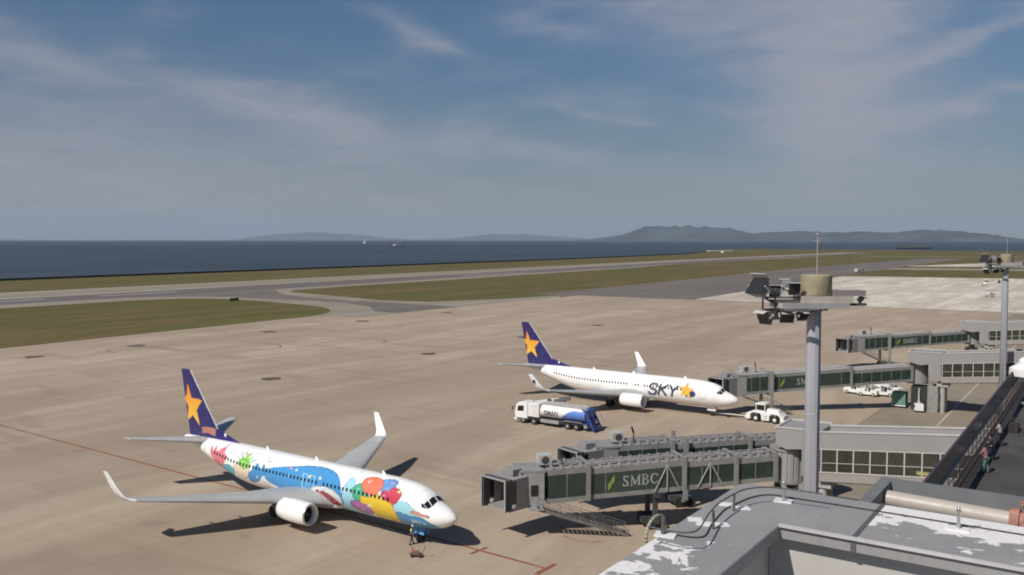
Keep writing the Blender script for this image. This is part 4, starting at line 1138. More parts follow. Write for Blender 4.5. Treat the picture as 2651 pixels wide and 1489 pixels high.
# ------------------------------------------------------------------ light masts
def light_mast(loc, label, H=23.4):
    root = empty('light_mast', (loc[0], loc[1], 0), YAW); tag(root, label, 'light mast', 'tall floodlight masts in front of the terminal')
    MB().lathe([(.475, 0), (.385, H - .3), (.385, H - .29)], (0, 0, 0), 'z', 28).build('pole', MASTG, root, smooth=True)
    MB().lathe([(.70, 0), (.70, .1), (.5, .12)], (0, 0, 0), 'z', 20).build('base_plate', STEEL, root)
    pf = MB().box(-2.2, 1.6, -.95, .95, H - .28, H).build('platform', mat('platform_grey', (.46, .46, .45), .5), root)
    MB().box(-2.21, 1.61, -.96, -.952, H - .30, H + .03).build('platform_edge', FRAME, root)
    MB().lathe([(.83, H + .42), (.85, H + .46), (.85, H + 1.55), (.80, H + 1.60)], (.12, .1, 0), 'z', 28).build('drum', DRUM, root, smooth='auto')
    MB().box(-.9, 1.9, -.75, .6, H + .003, H + .40).build('gear_tray', mat('tray_beige', (.42, .38, .33), .6), root)
    MB().tube((.12, 0, H + 1.55), (.12, 0, H + 4.0), .028, n=6).tube((.12, 0, H + 3.9), (.12, 0, H + 3.98), .12).tube((-.1, 0, H + 3.5), (.25, 0, H + 3.5), .03).build('lightning_rod', mat('rod_pink_grey', (.42, .36, .38), .5), root)
    # floodlights: a square lamp box in a yoke
    def lamp(p, rx, rz, s=1.0, name='floodlight'):
        M = Matrix.Translation(p) @ Matrix.Rotation(R(rz), 4, 'Z') @ Matrix.Rotation(R(rx), 4, 'X')
        b = MB(M).hexa([(-.36 * s, 0, -.36 * s), (.36 * s, 0, -.36 * s), (.22 * s, .42 * s, -.22 * s), (-.22 * s, .42 * s, -.22 * s), (-.36 * s, 0, .36 * s), (.36 * s, 0, .36 * s), (.22 * s, .42 * s, .22 * s), (-.22 * s, .42 * s, .22 * s)]).build(name, mat('lamp_body_grey', (.24, .24, .245), .5, vary=.2), root)
        MB(M).box(-.38 * s, .38 * s, -.04, -.002, -.38 * s, .38 * s).build('lamp_glass', mat('lamp_glass', (.03, .032, .033), .15), b)
        MB(M).box(-.42 * s, -.38 * s, -.05, .3 * s, -.04, .04).box(.38 * s, .42 * s, -.05, .3 * s, -.04, .04).box(-.42 * s, .42 * s, .30 * s, .34 * s, -.05, .05).build('yoke', WALLL, b)
        MB(M).box(-.37 * s, .37 * s, -.3 * s, -.0, .385 * s, .41 * s).build('visor', WALLL, b)
    H_ = H
    lamp((-3.45, -.4, H_ + .95), -40, -60, 1.45); lamp((-2.15, .3, H_ + .62), -15, -30, .8); lamp((-1.35, -.45, H_ + .80), 4, 8, .9); lamp((-1.45, .55, H_ + .95), -10, -170, .85)
    lamp((-3.0, -.3, H_ - .85), 25, -62, 1.1); lamp((-1.75, -.5, H_ - .80), 30, -10, 1.0); lamp((-.85, -.6, H_ - .72), 32, 22, .85); lamp((-2.0, .5, H_ - .7), 30, 200, .9)
    lamp((2.75, 0, H_ + .12), 35, 60, .6)
    fr = MB()
    for x in (-3.0, -2.3, -1.2): fr.tube((x, -.1, H_ - .7), (x, -.1, H_ + .8), .05)
    fr.tube((-3.0, -.1, H_ + .3), (-1.0, -.1, H_ + .3), .05).tube((-2.9, -.1, H_ - .4), (-.6, -.1, H_ - .4), .05).box(-2.5, -1.0, -.35, .35, H_ + .003, H_ + .16)
    fr.tube((-2.9, -.2, H_ + .25), (-2.2, -.2, H_ - .1), .06)
    fr.build('lamp_frame', mat('lamp_frame_dark', (.09, .08, .08), .6), root)
    bx = MB().box(.85, 2.62, -.7, .3, H_ + .403, H_ + .72).build('gear_box', mat('gear_box_taupe', (.25, .22, .22), .5), root)
    MB().box(1.62, 2.8, -.45, -.2, H_ - .16, H_ - .02).build('side_arm', DSTEEL, root)
    sd = Vector((-.768, -.640)); pdv = Vector((.640, -.768)); og = MB()
    for d_, w_ in ((.98, .20), (1.98, .22)):
        c0 = sd * d_; c1 = sd * (d_ + w_); e = pdv * .9
        og.hexa([(c0.x - e.x, c0.y - e.y, H_ - .42), (c0.x + e.x, c0.y + e.y, H_ - .42), (c1.x + e.x, c1.y + e.y, H_ - .42), (c1.x - e.x, c1.y - e.y, H_ - .42),
                 (c0.x - e.x, c0.y - e.y, H_ - .30), (c0.x + e.x, c0.y + e.y, H_ - .30), (c1.x + e.x, c1.y + e.y, H_ - .30), (c1.x - e.x, c1.y - e.y, H_ - .30)])
    for e_ in (-.8, .8): a_ = pdv * e_; b_2 = a_ + sd * 2.2; og.tube((a_.x, a_.y, H_ - .36), (b_2.x, b_2.y, H_ - .36), .05)
    og.build('shadow_band_frame', MATS['lamp_frame_dark'], root)  # beams added across the sun's path to cast two shadow bands on the pole
    for hz_ in (5.5, 11.2, 16.9): MB().tube((0, 0, hz_), (0, 0, hz_ + .10), .475 - .09 * hz_ / H_ + .018, n=28).build('joint_ring', MASTG, root, smooth='auto')
    # ladder brackets high on the pole
    MB().box(-.1, .1, -.47, -.38, 0.5, H_ - .4).build('cable_duct', MASTG, root)
    return root
light_mast((-13.83, 55.35), 'large grey light mast with beige drum, standing close in front of the nearest walkway')
light_mast((-13.0, 158.0), 'thin far light mast near the right edge, in front of the middle walkway', 23.3)

# ------------------------------------------------------------------ foreground roof
def coping_mat():
    m = bpy.data.materials.new('peeling_grey_coating'); m.use_nodes = True
    k = NT(m.node_tree); b = k.n['Principled BSDF']; b.inputs['Roughness'].default_value = .55
    t = k.new('ShaderNodeTexCoord').outputs['Object']
    sp = k.new('ShaderNodeSeparateXYZ'); k.l.new(t, sp.inputs[0]); x, y, z = sp.outputs
    f = k.noise(t, .9, 5, .6); f2 = k.noise(t, 30, 3)
    grey = k.mix(k.ramp(f, .3, .7), c4((.272, .262, .262)), c4((.315, .305, .298)))
    grey = k.mix(k.ramp(f2, .35, .75, 0, .15), grey, c4((.22, .21, .21)))
    n1 = k.noise(k.scale(t, (1, 1, 1), (3, 1, 0)), 3.6, 5, .58, .6)
    # where the old coat has come away: the far panel, and the left run near its outer edge
    far = k.m('MULTIPLY', k.ramp(x, -1.72, -1.70), k.ramp(y, 8.33, 9.35, .40, 1.35))
    n9 = k.noise(t, 26, 4, .6); n1 = k.m('ADD', n1, k.m('MULTIPLY', k.m('SUBTRACT', n9, .5), .10))
    farn = k.ramp(k.m('ADD', k.m('MULTIPLY', far, .33), n1), .765, .785)
    farn = k.m('MULTIPLY', farn, k.m('GREATER_THAN', x, -1.7))
    lf = k.m('MULTIPLY', k.ramp(y, 7.5, 6.9), k.ramp(x, -2.45, -3.0))
    lfn = k.ramp(k.m('ADD', k.m('MULTIPLY', lf, .19), n1), .615, .635)
    lfn = k.m('MULTIPLY', lfn, k.m('MULTIPLY', k.m('LESS_THAN', y, 7.45), k.m('GREATER_THAN', y, 4.0)))
    up = k.new('ShaderNodeNewGeometry').outputs['Normal']; s3 = k.new('ShaderNodeSeparateXYZ'); k.l.new(up, s3.inputs[0])
    msk = k.m('MULTIPLY', k.m('MAXIMUM', farn, lfn), k.m('GREATER_THAN', s3.outputs[2], .8))
    drt = k.noise(k.scale(t, (6, 1.2, 1), (2, 8, 0)), 2.2, 5, .6)
    grey = k.mix(k.ramp(drt, .52, .72, 0, .35), grey, c4((.20, .19, .18)))
    c = k.mix(msk, grey, k.mix(k.ramp(n9, .4, .7), c4((.82, .79, .775)), c4((.70, .67, .65))))
    k.l.new(c, b.inputs['Base Color'])
    bn = k.new('ShaderNodeBump'); bn.inputs['Strength'].default_value = .4; bn.inputs['Distance'].default_value = .004
    k.l.new(k.m('SUBTRACT', 1.0, msk), bn.inputs['Height']); k.l.new(bn.outputs[0], b.inputs['Normal'])
    return m
COPE = coping_mat()
ZR = 24.5
rf = empty('roof_block', (0, 0, 0)); tag(rf, 'grey roof parapet with peeling white patches in the bottom right foreground', 'building')
MB().box(-2.98, 6, -14, 9.35, 13.0, 23.1).build('wall', CONCB, rf)
pw = mat('parapet_inner_wall', (.46, .44, .41), .8, vary=.05, vscale=1.2, streak=(1, 1, .2))
MB().box(-2.42, 6, 8.32, 9.33, 23.1, ZR - .13).build('parapet_wall', pw, rf)
MB().box(-2.97, -2.425, -14, 9.33, 23.1, ZR - .13).build('parapet_wall', pw, rf)
MB().box(-2.424, 6, -14, 8.318, 23.102, 23.3).build('roof_floor', ROOFG, rf)
g = .006
def cope(x0, x1, y0, y1, pts=None):
    pts = pts or [(x0, y0), (x1, y0), (x1, y1), (x0, y1)]
    return MB().prism(pts, ZR - .127, ZR, 'z').build('coping_panel', COPE, rf, bevel=.008)
cope(0, 0, 0, 0, [(-3.03, 3.0 + g), (-2.30, 3.0 + g), (-2.30, 8.20), (-1.70 - g, 8.20), (-1.70 - g, 9.42), (-2.90, 9.42), (-2.985, 9.38), (-3.03, 9.28)])
cope(-1.70 + g, 1.2 - g, 8.20, 9.42); cope(1.2 + g, 4.1, 8.20, 9.42); cope(-3.03, -2.30, 0.2, 3.0 - g); cope(-3.03, -2.30, -3, .2 - 2 * g)
MB().box(-1.72, -1.68, 8.19, 9.43, ZR - .12, ZR + .004).build('joint_cover', mat('joint_dark', (.10, .10, .10), .7), rf)
MB().box(-2.302, 4, 8.17, 8.199, ZR - .015, ZR + .012).build('drip_edge', mat('worn_edge_light', (.50, .48, .47), .5), rf)
# conductor rail on short posts, with its pads
def pad(x, y, rz=0, s=.085, tall=False):
    o = MB().box(-s, s, -s * .8, s * .8, 0, .012).build('mounting_pad', WHITE, None, loc=(x, y, ZR + .002), rz=rz); o.parent = rail_t
    if tall:
        p_ = MB().tube((0, 0, .012), (0, 0, .14), .014, n=8).tube((0, 0, .14), (0, 0, .165), .024, n=10).build('post', SILVER, rail_t, loc=(x, y, ZR + .002))
        q = MB().lathe([(.0, .165), (.013, .170), (.018, .182), (.013, .194), (.0, .198)], (0, 0, 0), 'z', 10).build('post_cap', SILVER, rail_t, smooth=True, loc=(x, y, ZR + .002))
    return o
rail_t = empty('conductor_rail', (0, 0, 0)); tag(rail_t, 'thin dark curving rail and cable on white pads along the grey roof edge', 'cable')
up_ = smooth_poly([(-2.99, 6.96), (-2.82, 6.95), (-2.70, 6.98), (-2.635, 7.08), (-2.66, 7.30), (-2.72, 7.61), (-2.76, 7.97), (-2.75, 8.32), (-2.72, 8.55), (-2.62, 8.72), (-2.46, 8.80), (-2.1, 8.83)], 6, False)
MB().path([(p[0], p[1], ZR + .165) for p in up_], .0075, 6).build('raised_rail', CABLE, rail_t, smooth=True)
lo_ = smooth_poly([(-3.02, 7.37), (-2.84, 7.36), (-2.73, 7.41), (-2.71, 7.52), (-2.77, 7.81), (-2.81, 8.12), (-2.83, 8.34), (-2.81, 8.56), (-2.77, 8.84), (-2.70, 9.02), (-2.60, 9.10), (-2.46, 9.10), (-1.93, 9.12), (-1.1, 9.13), (-.2, 9.13), (1.5, 9.13)], 6, False)
MB().path([(p[0], p[1], ZR + .009) for p in lo_], .006, 6).build('base_cable', mat('cable_black', (.04, .04, .04), .8), rail_t, smooth=True)
for x, y in ((-2.72, 7.72), (-2.755, 8.36)): MB().tube((x, y, ZR), (x, y, ZR + .165), .011, n=8).build('post', CABLE, rail_t)
MB().tube((-3.0, 7.30, ZR), (-3.0, 7.30, ZR + .15), .02, n=8).build('post', CABLE, rail_t)
for x, y, rz_ in ((-2.98, 7.30, .2), (-2.94, 7.87, .5), (-2.83, 7.80, .2), (-2.70, 7.86, .7), (-2.88, 8.50, .3), (-2.71, 8.47, .6)): pad(x, y, rz_, .06 if y > 7.5 else .085)
pad(-2.48, 8.95, .1, .08, True); pad(-1.03, 8.98, .1, .085, True)
hp = [( -3.12, 7.43 + .21 * math.cos(t), ZR - .02 + .13 * math.sin(t)) for t in np.linspace(-.3, 3.5, 16)]
MB().path(hp, .014, 6).build('hoop', mat('hoop_beige', (.42, .40, .28), .6), rail_t, smooth=True)

# sunk service tray beyond the parapet, with the beige pipe
tr = empty('service_tray', (0, 0, 0)); tag(tr, 'grey rimmed service tray behind the roof edge, holding a beige pipe', 'roof tray')
MB().box(-2.05, 6, 9.45, 11.25, 23.0, 24.02).build('tray_body', CONCB, tr)
rim = mat('tray_rim_grey', (.16, .165, .165), .6)
MB().box(-2.05, 6, 11.10, 11.25, 24.022, ZR - .17).build('tray_rim', rim, tr); MB().box(-2.05, -1.93, 9.45, 11.098, 24.022, ZR - .17).build('tray_rim', rim, tr)
MB().box(-1.93, 6, 9.45, 9.62, 24.022, ZR - .20).build('tray_kerb', mat('tray_kerb_pale', (.42, .40, .38), .6), tr)
MB().box(-1.92, -1.42, 9.66, 10.3, 24.022, 24.20).build('tray_cover', rim, tr)
pp = empty('beige_pipe', (0, 0, 0)); tag(pp, 'thick beige pipe with rusty pink end valve lying in the roof tray', 'pipe')
MB().tube((-1.90, 10.74, 24.225), (-.78, 10.70, 24.205), .088, n=20).build('pipe', BEIGEP, pp, smooth='auto')
MB().tube((-1.5, 10.45, 24.10), (-.8, 10.42, 24.10), .07, n=14).build('small_pipe', mat('small_pipe_taupe', (.36, .33, .28), .6), pp, smooth='auto')
v_ = MB().tube((-.78, 10.72, 24.205), (-.70, 10.715, 24.205), .125, n=14).tube((-.70, 10.715, 24.205), (-.60, 10.71, 24.205), .09, n=14).tube((-.60, 10.71, 24.205), (-.55, 10.70, 24.205), .12, n=14)
v_.tube((-.65, 10.71, 24.25), (-.65, 10.71, 24.39), .025).tube((-.65, 10.71, 24.38), (-.65, 10.71, 24.40), .06, n=10).build('end_valve', RUSTP, pp, smooth='auto')

# ------------------------------------------------------------------ vehicles
def add_wheel(parent, x, y, r, wd, rim=.56, n=20, rimmat=None):
    t = wheel(MB(), x, y, r, r, wd).build('wheel', DARK, parent, smooth='auto')
    s_ = -1 if y < 0 else 1
    MB().lathe([(.01, y + s_ * wd * .52), (r * rim * .8, y + s_ * wd * .50), (r * rim, y + s_ * wd * .44), (r * rim, y - s_ * wd * .3)], (x, 0, r), 'y', 16).build('rim', rimmat or WHITE, t, smooth='auto')
    return t
def fuel_truck(loc, rz):
    """local +X forward; 13 m long"""
    r = empty('fuel_truck', loc, rz); tag(r, 'white and blue fuel tanker truck parked beside the white SKY airliner', 'fuel truck')
    MB().box(-6.2, 6.0, -.95, -.55, .75, 1.05).box(-6.2, 6.0, .55, .95, .75, 1.05).box(-6.0, 5.8, -.3, .3, .7, .95).build('chassis', DSTEEL, r)
    cab = MB().prism([(4.35, .75), (6.35, .75), (6.50, 1.1), (6.48, 1.75), (6.22, 2.75), (5.75, 3.10), (4.35, 3.15)], -1.22, 1.22, 'y').build('cab', WHITE, r, bevel=.07)
    MB().hexa([(6.42, -1.05, 1.95), (6.54, -1.05, 1.9), (6.54, 1.05, 1.9), (6.42, 1.05, 1.95), (6.18, -1.0, 2.72), (6.28, -1.0, 2.68), (6.28, 1.0, 2.68), (6.18, 1.0, 2.72)]).build('windscreen', BLACKG, cab)
    for s_ in (-1, 1):
        MB().prism([(4.95, 1.85), (6.05, 1.78), (5.9, 2.55), (4.95, 2.65)], s_ * 1.225, s_ * 1.25, 'y').build('side_window', BLACKG, cab)
        MB().tube((6.35, s_ * 1.1, 2.2), (6.75, s_ * 1.5, 2.35), .03).box(6.65, 6.78, s_ * 1.5 - .1, s_ * 1.5 + .1, 1.85, 2.4).build('mirror', DSTEEL, cab)
        MB().box(6.42, 6.56, s_ * .9 - .2, s_ * .9 + .2, 1.0, 1.22).build('headlight', SILVER, cab)
    MB().box(6.1, 6.62, -1.24, 1.24, .42, .72).build('bumper', WHITE, r, bevel=.05)
    pb = MB().box(2.35, 4.25, -1.24, 1.24, 1.15, 3.15).build('pump_cabinet', WHITE, r, bevel=.04)
    for s_ in (-1, 1): MB().box(2.50, 4.10, s_ * 1.243, s_ * 1.258, 1.28, 3.0).build('cabinet_door', mat('off_white_panel', (.70, .68, .66), .4), pb)
    # tank with printed blue swoosh: rings of faces, colour by face
    xs = np.linspace(2.15, -5.0, 60); nt = 40; V = []; F = []; MI = []
    for x in xs:
        for i in range(nt):
            a = 2 * math.pi * i / nt; V.append((x, 1.2 * math.cos(a), 2.15 + .98 * math.sin(a)))
    for j in range(len(xs) - 1):
        for i in range(nt):
            F.append((j * nt + i, (j + 1) * nt + i, (j + 1) * nt + (i + 1) % nt, j * nt + (i + 1) % nt))
            zz = 2.15 + .98 * math.sin(2 * math.pi * (i + .5) / nt); xx = xs[j]
            edge = -1.0 - 1.9 * ((zz - 1.2) / 1.5) ** 1.6 if zz > 1.2 else -1.0
            MI.append(1 if (xx < edge and zz < 2.78) else 0)
    F.append(tuple(range(nt))); MI.append(0); F.append(tuple(range((len(xs) - 1) * nt + nt - 1, (len(xs) - 1) * nt - 1, -1))); MI.append(0)
    tk = MB(); tk.v = V; tk.f = F; tk.mi = MI; tank = tk.build('tank', [WHITE, mat('swoosh_blue', (.10, .22, .56), .35, vary=.05)], r, smooth='auto')
    for s_ in (-1, 1):
        L = MB()
        for q in text_quads('OMAN', -2.45, 1.72, .46, .60, .11, .12, .1):
            pts = []
            for (u, z) in q:
                xx = (-.95 - u) if s_ == 1 else (u + 1.15)
                yy = 1.275 * math.sqrt(max(0, 1 - ((z - 2.15) / 1.06) ** 2)); pts.append((xx, s_ * yy, z))
            L.add(pts, [(0, 1, 2, 3)])
        L.build('tank_lettering', mat('letter_grey_blue', (.07, .07, .11), .5), tank)
    MB().box(-4.9, 2.1, -.55, .55, 3.10, 3.22).box(-4.9, 2.1, -.6, -.55, 3.1, 3.45).box(-4.9, 2.1, .55, .6, 3.1, 3.45).build('roof_walkway', mat('walkway_grey', (.38, .37, .35), .6), tank)
    # blue rear platform with slanted stair frame and hoses
    rp = MB().box(-5.6, -4.95, -1.2, 1.2, 1.0, 1.15).box(-5.6, -5.5, -1.2, 1.2, 1.15, 3.0).box(-5.65, -4.95, -1.2, 1.2, 2.9, 3.0)
    for s_ in (-1.2, 1.08):
        rp.hexa([(-4.9, s_, 3.0), (-4.55, s_, 3.0), (-4.55, s_ + .12, 3.0), (-4.9, s_ + .12, 3.0), (-4.95, s_, 3.15), (-4.6, s_, 3.15), (-4.6, s_ + .12, 3.15), (-4.95, s_ + .12, 3.15)])
        rp.hexa([(-6.65, s_, .35), (-6.35, s_, .35), (-6.35, s_ + .12, .35), (-6.65, s_ + .12, .35), (-5.15, s_, 3.1), (-4.85, s_, 3.1), (-4.85, s_ + .12, 3.1), (-5.15, s_ + .12, 3.1)])
    for k in range(9):
        z = .5 + k * .3; x = -6.5 + (z - .35) / 2.75 * 1.5; rp.box(x - .12, x + .12, -1.078, 1.078, z, z + .05)
    rp.tube((-6.9, -1.1, 1.35), (-5.4, -1.1, 3.95), .03).tube((-6.9, 1.1, 1.35), (-5.4, 1.1, 3.95), .03)
    rp.build('rear_stair', BLUE, r)
    hs_ = MB()
    for k in range(5): hs_.tube((-5.7 - .2 * k, -.9 + .4 * k, .8), (-5.3, -.8 + .35 * k, 2.4), .06)
    hs_.build('hoses', DARK, r)
    for s_ in (-1, 1):
        for k, x in enumerate((5.05, 3.25, -2.35, -3.75)):
            add_wheel(r, x, s_ * 1.02, .50, .34 if k < 2 else .5, .5, rimmat=mat('grey_rim', (.35, .34, .33), .5))
        MB().prism([(-1.5, 1.1), (-1.7, 1.22), (-4.4, 1.22), (-4.6, 1.05), (-4.4, 1.14), (-1.75, 1.14)], s_ * .78, s_ * 1.26, 'y').build('mudguard', mat('mudguard_grey', (.22, .22, .23), .5), r)
        for q in ((-.9, 2.1, s_ * 1.0 - .2, s_ * 1.0 + .2, .55, 1.0), (-5.4, -4.9, s_ * .95 - .2, s_ * .95 + .2, .5, .95)): MB().box(*q).build('side_locker', mat('locker_grey', (.30, .30, .28), .6), r)
    MB().tube((4.0, .0, 3.15), (4.0, 0, 3.3), .12, n=10).build('beacon', mat('amber', (.6, .25, .03), .3), r)
    return r
fuel_truck((-64.0, 116.2, .016), R(180) + R(-1))

def tow_tractor(loc, rz, sc=1.0, label='', name='tow_tractor', grp=None, cabside=1):
    """local +X forward"""
    r = empty(name, loc, rz); r.scale = (sc, sc, sc); tag(r, label, 'tow tractor', grp)
    W = WHITE
    body = MB()
    body.prism([(-2.95, .55), (-2.65, .32), (-2.1, .32), (-2.05, 1.05), (-1.85, 1.3), (-1.2, 1.38), (-.65, 1.3), (-.45, 1.0), (-.42, .32), (.75, .32), (.78, 1.0), (1.0, 1.28), (1.5, 1.38), (2.1, 1.25), (2.35, 1.0), (2.38, .30), (3.1, .22), (3.15, .42), (2.45, 1.35), (2.0, 1.5), (-1.9, 1.55), (-2.6, 1.25)], -1.15, 1.15, 'y')
    b = body.build('body', W, r, bevel=.04)
    hood = MB().hexa([(.2, -.75, 1.502), (2.2, -.7, 1.45), (2.2, .7, 1.45), (.2, .75, 1.502), (.25, -.68, 2.05), (1.9, -.6, 1.95), (1.9, .6, 1.95), (.25, .68, 2.05)]).build('engine_hood', W, r, bevel=.05)
    MB().box(2.1, 2.9, -.9, .9, .95, 1.25).build('front_weight', mat('weight_pale', (.62, .58, .56), .5), r)
    cb = MB().box(-1.35, .05, -.85, .85, 1.552, 1.75)
    for x in (-1.35, -.05):
        for y in (-.85, .75): cb.box(x, x + .1, y, y + .1, 1.75, 2.62)
    cb.prism([(-1.45, 2.60), (.15, 2.60), (.08, 2.78), (-.2, 2.86), (-1.15, 2.86), (-1.4, 2.76)], -.95, .95, 'y')
    c_ = cb.build('cab', W, r)
    MB().box(-1.24, -.06, -.82, -.79, 1.76, 2.6).box(-1.24, -.06, .79, .82, 1.76, 2.6).box(-.02, .01, -.74, .74, 1.76, 2.6).box(-1.31, -1.28, -.74, .74, 1.76, 2.6).build('cab_glass', BLACKG, c_)
    MB().box(-.9, -.5, -.25, .25, 1.76, 2.3).build('seat', DARK, c_)
    for k in (0, 1):
        for s_ in (-1, 1): MB().box(-.1, .5, s_ * 1.152, s_ * 1.165, .62 + k * .32, .70 + k * .32).build('step_slot', DSTEEL, b)
    for s_ in (-1, 1):
        for x in (-1.25, 1.58): add_wheel(r, x, s_ * 1.02, .56, .36, .55)
        MB().box(3.10, 3.17, s_ * .8 - .14, s_ * .8 + .14, .5, .72).build('headlight', SILVER, r)
    return r
TT = tow_tractor((-40.9, 138.1, .016), R(-3), .98, 'large white tow tractor with cab, coupled to the nose of the SKY airliner')
tb = empty('tow_bar', (-48.7, 138.0, .016), R(1)); tag(tb, 'long pale tow bar between the nose wheel and the large tow tractor', 'tow bar')
MB().tube((.1, 0, .45), (4.9, 0, .5), .10, n=10).build('bar', mat('bar_pale', (.60, .56, .48), .5), tb)
MB().tube((.1, -.45, .45), (.1, .45, .45), .07).build('head', STEEL, tb)
for s_ in (-1, 1): wheel(MB(), 2.2, s_ * .35, .2, .2, .12).build('wheel', DARK, tb, smooth='auto')
MB().tube((2.2, -.4, .2), (2.2, .4, .2), .03).tube((2.2, 0, .2), (2.2, 0, .45), .03).build('axle', STEEL, tb)
GRP = 'small white tow tractors parked in a row near the middle walkway'
def small_tug(loc, rz, label):
    r = empty('baggage_tractor', loc, rz); tag(r, label, 'tow tractor', GRP)
    MB().prism([(-1.6, .3), (1.55, .3), (1.6, .85), (1.4, 1.15), (.4, 1.2), (.3, .8), (-.5, .8), (-.6, 1.15), (-1.6, 1.05)], -.7, .7, 'y').build('body', WHITE, r, bevel=.04)
    MB().box(-.55, -.2, -.5, .5, .802, 1.35).build('seat', DARK, r)
    MB().box(-.7, -.62, -.65, -.57, 1.1, 2.0).box(-.7, -.62, .57, .65, 1.1, 2.0).box(.35, .43, -.65, -.57, 1.1, 2.0).box(.35, .43, .57, .65, 1.1, 2.0).box(-.85, .6, -.72, .72, 2.002, 2.1).build('canopy', WHITE, r)
    MB().tube((.35, 0, 1.15), (.05, 0, 1.5), .03).tube((.05, -.18, 1.5), (.05, .18, 1.5), .03).build('steering', DARK, r)
    MB().box(-1.75, -1.6, -.3, .3, .35, .6).build('hitch', mat('brake_red', (.45, .06, .04), .5), r)
    for s_ in (-1, 1):
        for x in (-1.05, 1.0): add_wheel(r, x, s_ * .62, .32, .24, .5)
    return r
t1 = small_tug((-36.2, 172.6, .02), R(172), 'leftmost of the small white tractors in the row beyond the boarding bridge')
def belt_loader(loc, rz, label, nm='belt_loader'):
    r = empty(nm, loc, rz); tag(r, label, 'belt loader')
    MB().prism([(-2.6, .35), (2.6, .35), (2.6, .95), (1.2, 1.0), (1.0, .8), (-2.6, .8)], -.85, .85, 'y').build('body', WHITE, r, bevel=.04)
    MB().hexa([(-3.2, -.35, .95), (3.4, -.35, 2.1), (3.4, .5, 2.1), (-3.2, .5, .95), (-3.2, -.35, 1.15), (3.4, -.35, 2.3), (3.4, .5, 2.3), (-3.2, .5, 1.15)]).build('conveyor', mat('belt_grey', (.30, .30, .29), .7), r)
    for s_ in (-.40, .52): MB().hexa([(-3.2, s_, 1.10), (3.4, s_, 2.25), (3.4, s_ + .05, 2.25), (-3.2, s_ + .05, 1.10), (-3.2, s_, 1.45), (3.4, s_, 2.6), (3.4, s_ + .05, 2.6), (-3.2, s_ + .05, 1.45)]).build('guard_rail', WHITE, r)
    MB().box(-.3, .9, -.84, -.42, .96, 1.9).build('cab', WHITE, r); MB().box(.0, .5, -.8, -.5, 1.901, 2.2).build('seat', DARK, r)
    MB().tube((1.8, 0, .9), (2.6, .05, 1.9), .07).tube((1.8, .3, .9), (2.6, .35, 1.9), .07).build('ram', STEEL, r)
    for s_ in (-1, 1):
        for x in (-1.7, 1.7): add_wheel(r, x, s_ * .74, .36, .26, .5)
    return r
belt_loader((-33.6, 174.4, .02), R(168), 'white belt loader standing in the middle of the row of small tractors')
t2 = copy_tree(t1); t2.location = (-31.6, 172.8, .02); t2.rotation_euler.z = R(190); t2['label'] = 'right front small white tractor, closest to the gray-green cabinet'
t3 = copy_tree(t1); t3.location = (-30.9, 177.4, .02); t3.rotation_euler.z = R(150); t3['label'] = 'rear right small white tractor behind the others in the row'
t4 = copy_tree(t1); t4.location = (-33.8, 171.6, .02); t4.rotation_euler.z = R(176); t4['label'] = 'second small white tractor from the left in the row'
belt_loader((-70.3, 124.8, .016), R(20), 'grey high-sided loader standing behind the fuel truck cab, under the SKY wing tip', 'baggage_loader')
for o in list(COL.objects):
    pass
def ground_unit(loc, rz, label, col, size=(1.6, 2.4, 1.7), name='ground_unit'):
    r = empty(name, loc, rz); tag(r, label, 'equipment')
    a, b_, h = size
    MB().box(-a / 2, a / 2, -b_ / 2, b_ / 2, .45, h).build('housing', col, r, bevel=.04)
    MB().box(-a / 2 - .02, a / 2 + .02, -b_ / 2 - .02, b_ / 2 + .02, .30, .448).build('skirt', WHITE, r)
    MB().box(-a / 2 - .03, -a / 2 - .001, -b_ * .35, b_ * .35, .7, h - .2).build('vent', DSTEEL, r)
    for s_ in (-1, 1):
        for y in (-b_ * .35, b_ * .35): wheel(MB(), s_ * a * .38, y, .2, .2, .12).build('wheel', DARK, r, smooth='auto')
    return r
ground_unit((-27.4, 163.2, .02), 0, 'gray-green cabinet unit with white base beside the middle walkway column', GREENB, (2.0, 2.2, 2.5))
ground_unit((-24.2, 160.2, .02), .3, 'small white trolley unit under the head of the middle walkway', WHITE, (1.2, 1.4, 1.3), 'trolley_unit')
def cart(loc, rz, label, load=WHITE):
    r = empty('baggage_cart', loc, rz); tag(r, label, 'baggage cart', 'baggage carts parked under the nearest walkway')
    MB().box(-1.5, 1.5, -.75, .75, .45, .58).build('deck', DSTEEL, r)
    MB().box(-1.5, -1.44, -.75, .75, .582, 1.7).box(1.44, 1.5, -.75, .75, .582, 1.7).box(-1.52, 1.52, -.77, .77, 1.702, 1.78).build('frame', mat('cart_dark', (.07, .055, .055), .7), r)
    MB().box(-1.1, .2, -.5, .5, .583, 1.1).build('load', load, r)
    MB().tube((1.5, 0, .45), (2.4, 0, .4), .04).build('drawbar', STEEL, r)
    for s_ in (-1, 1):
        for x in (-1.0, 1.0): wheel(MB(), x, s_ * .62, .22, .22, .15).build('wheel', DARK, r, smooth='auto')
    return r
cart((-20.0, 86.0, .02), R(20), 'dark baggage cart right of the near mast, with pale load showing')
cart((-16.6, 85.2, .02), R(5), 'dark baggage cart farther right of the near mast, nearest the terminal')
cart((-26.8, 86.2, .02), R(60), 'dark baggage cart left of the near mast, below the rotunda', WHITE)

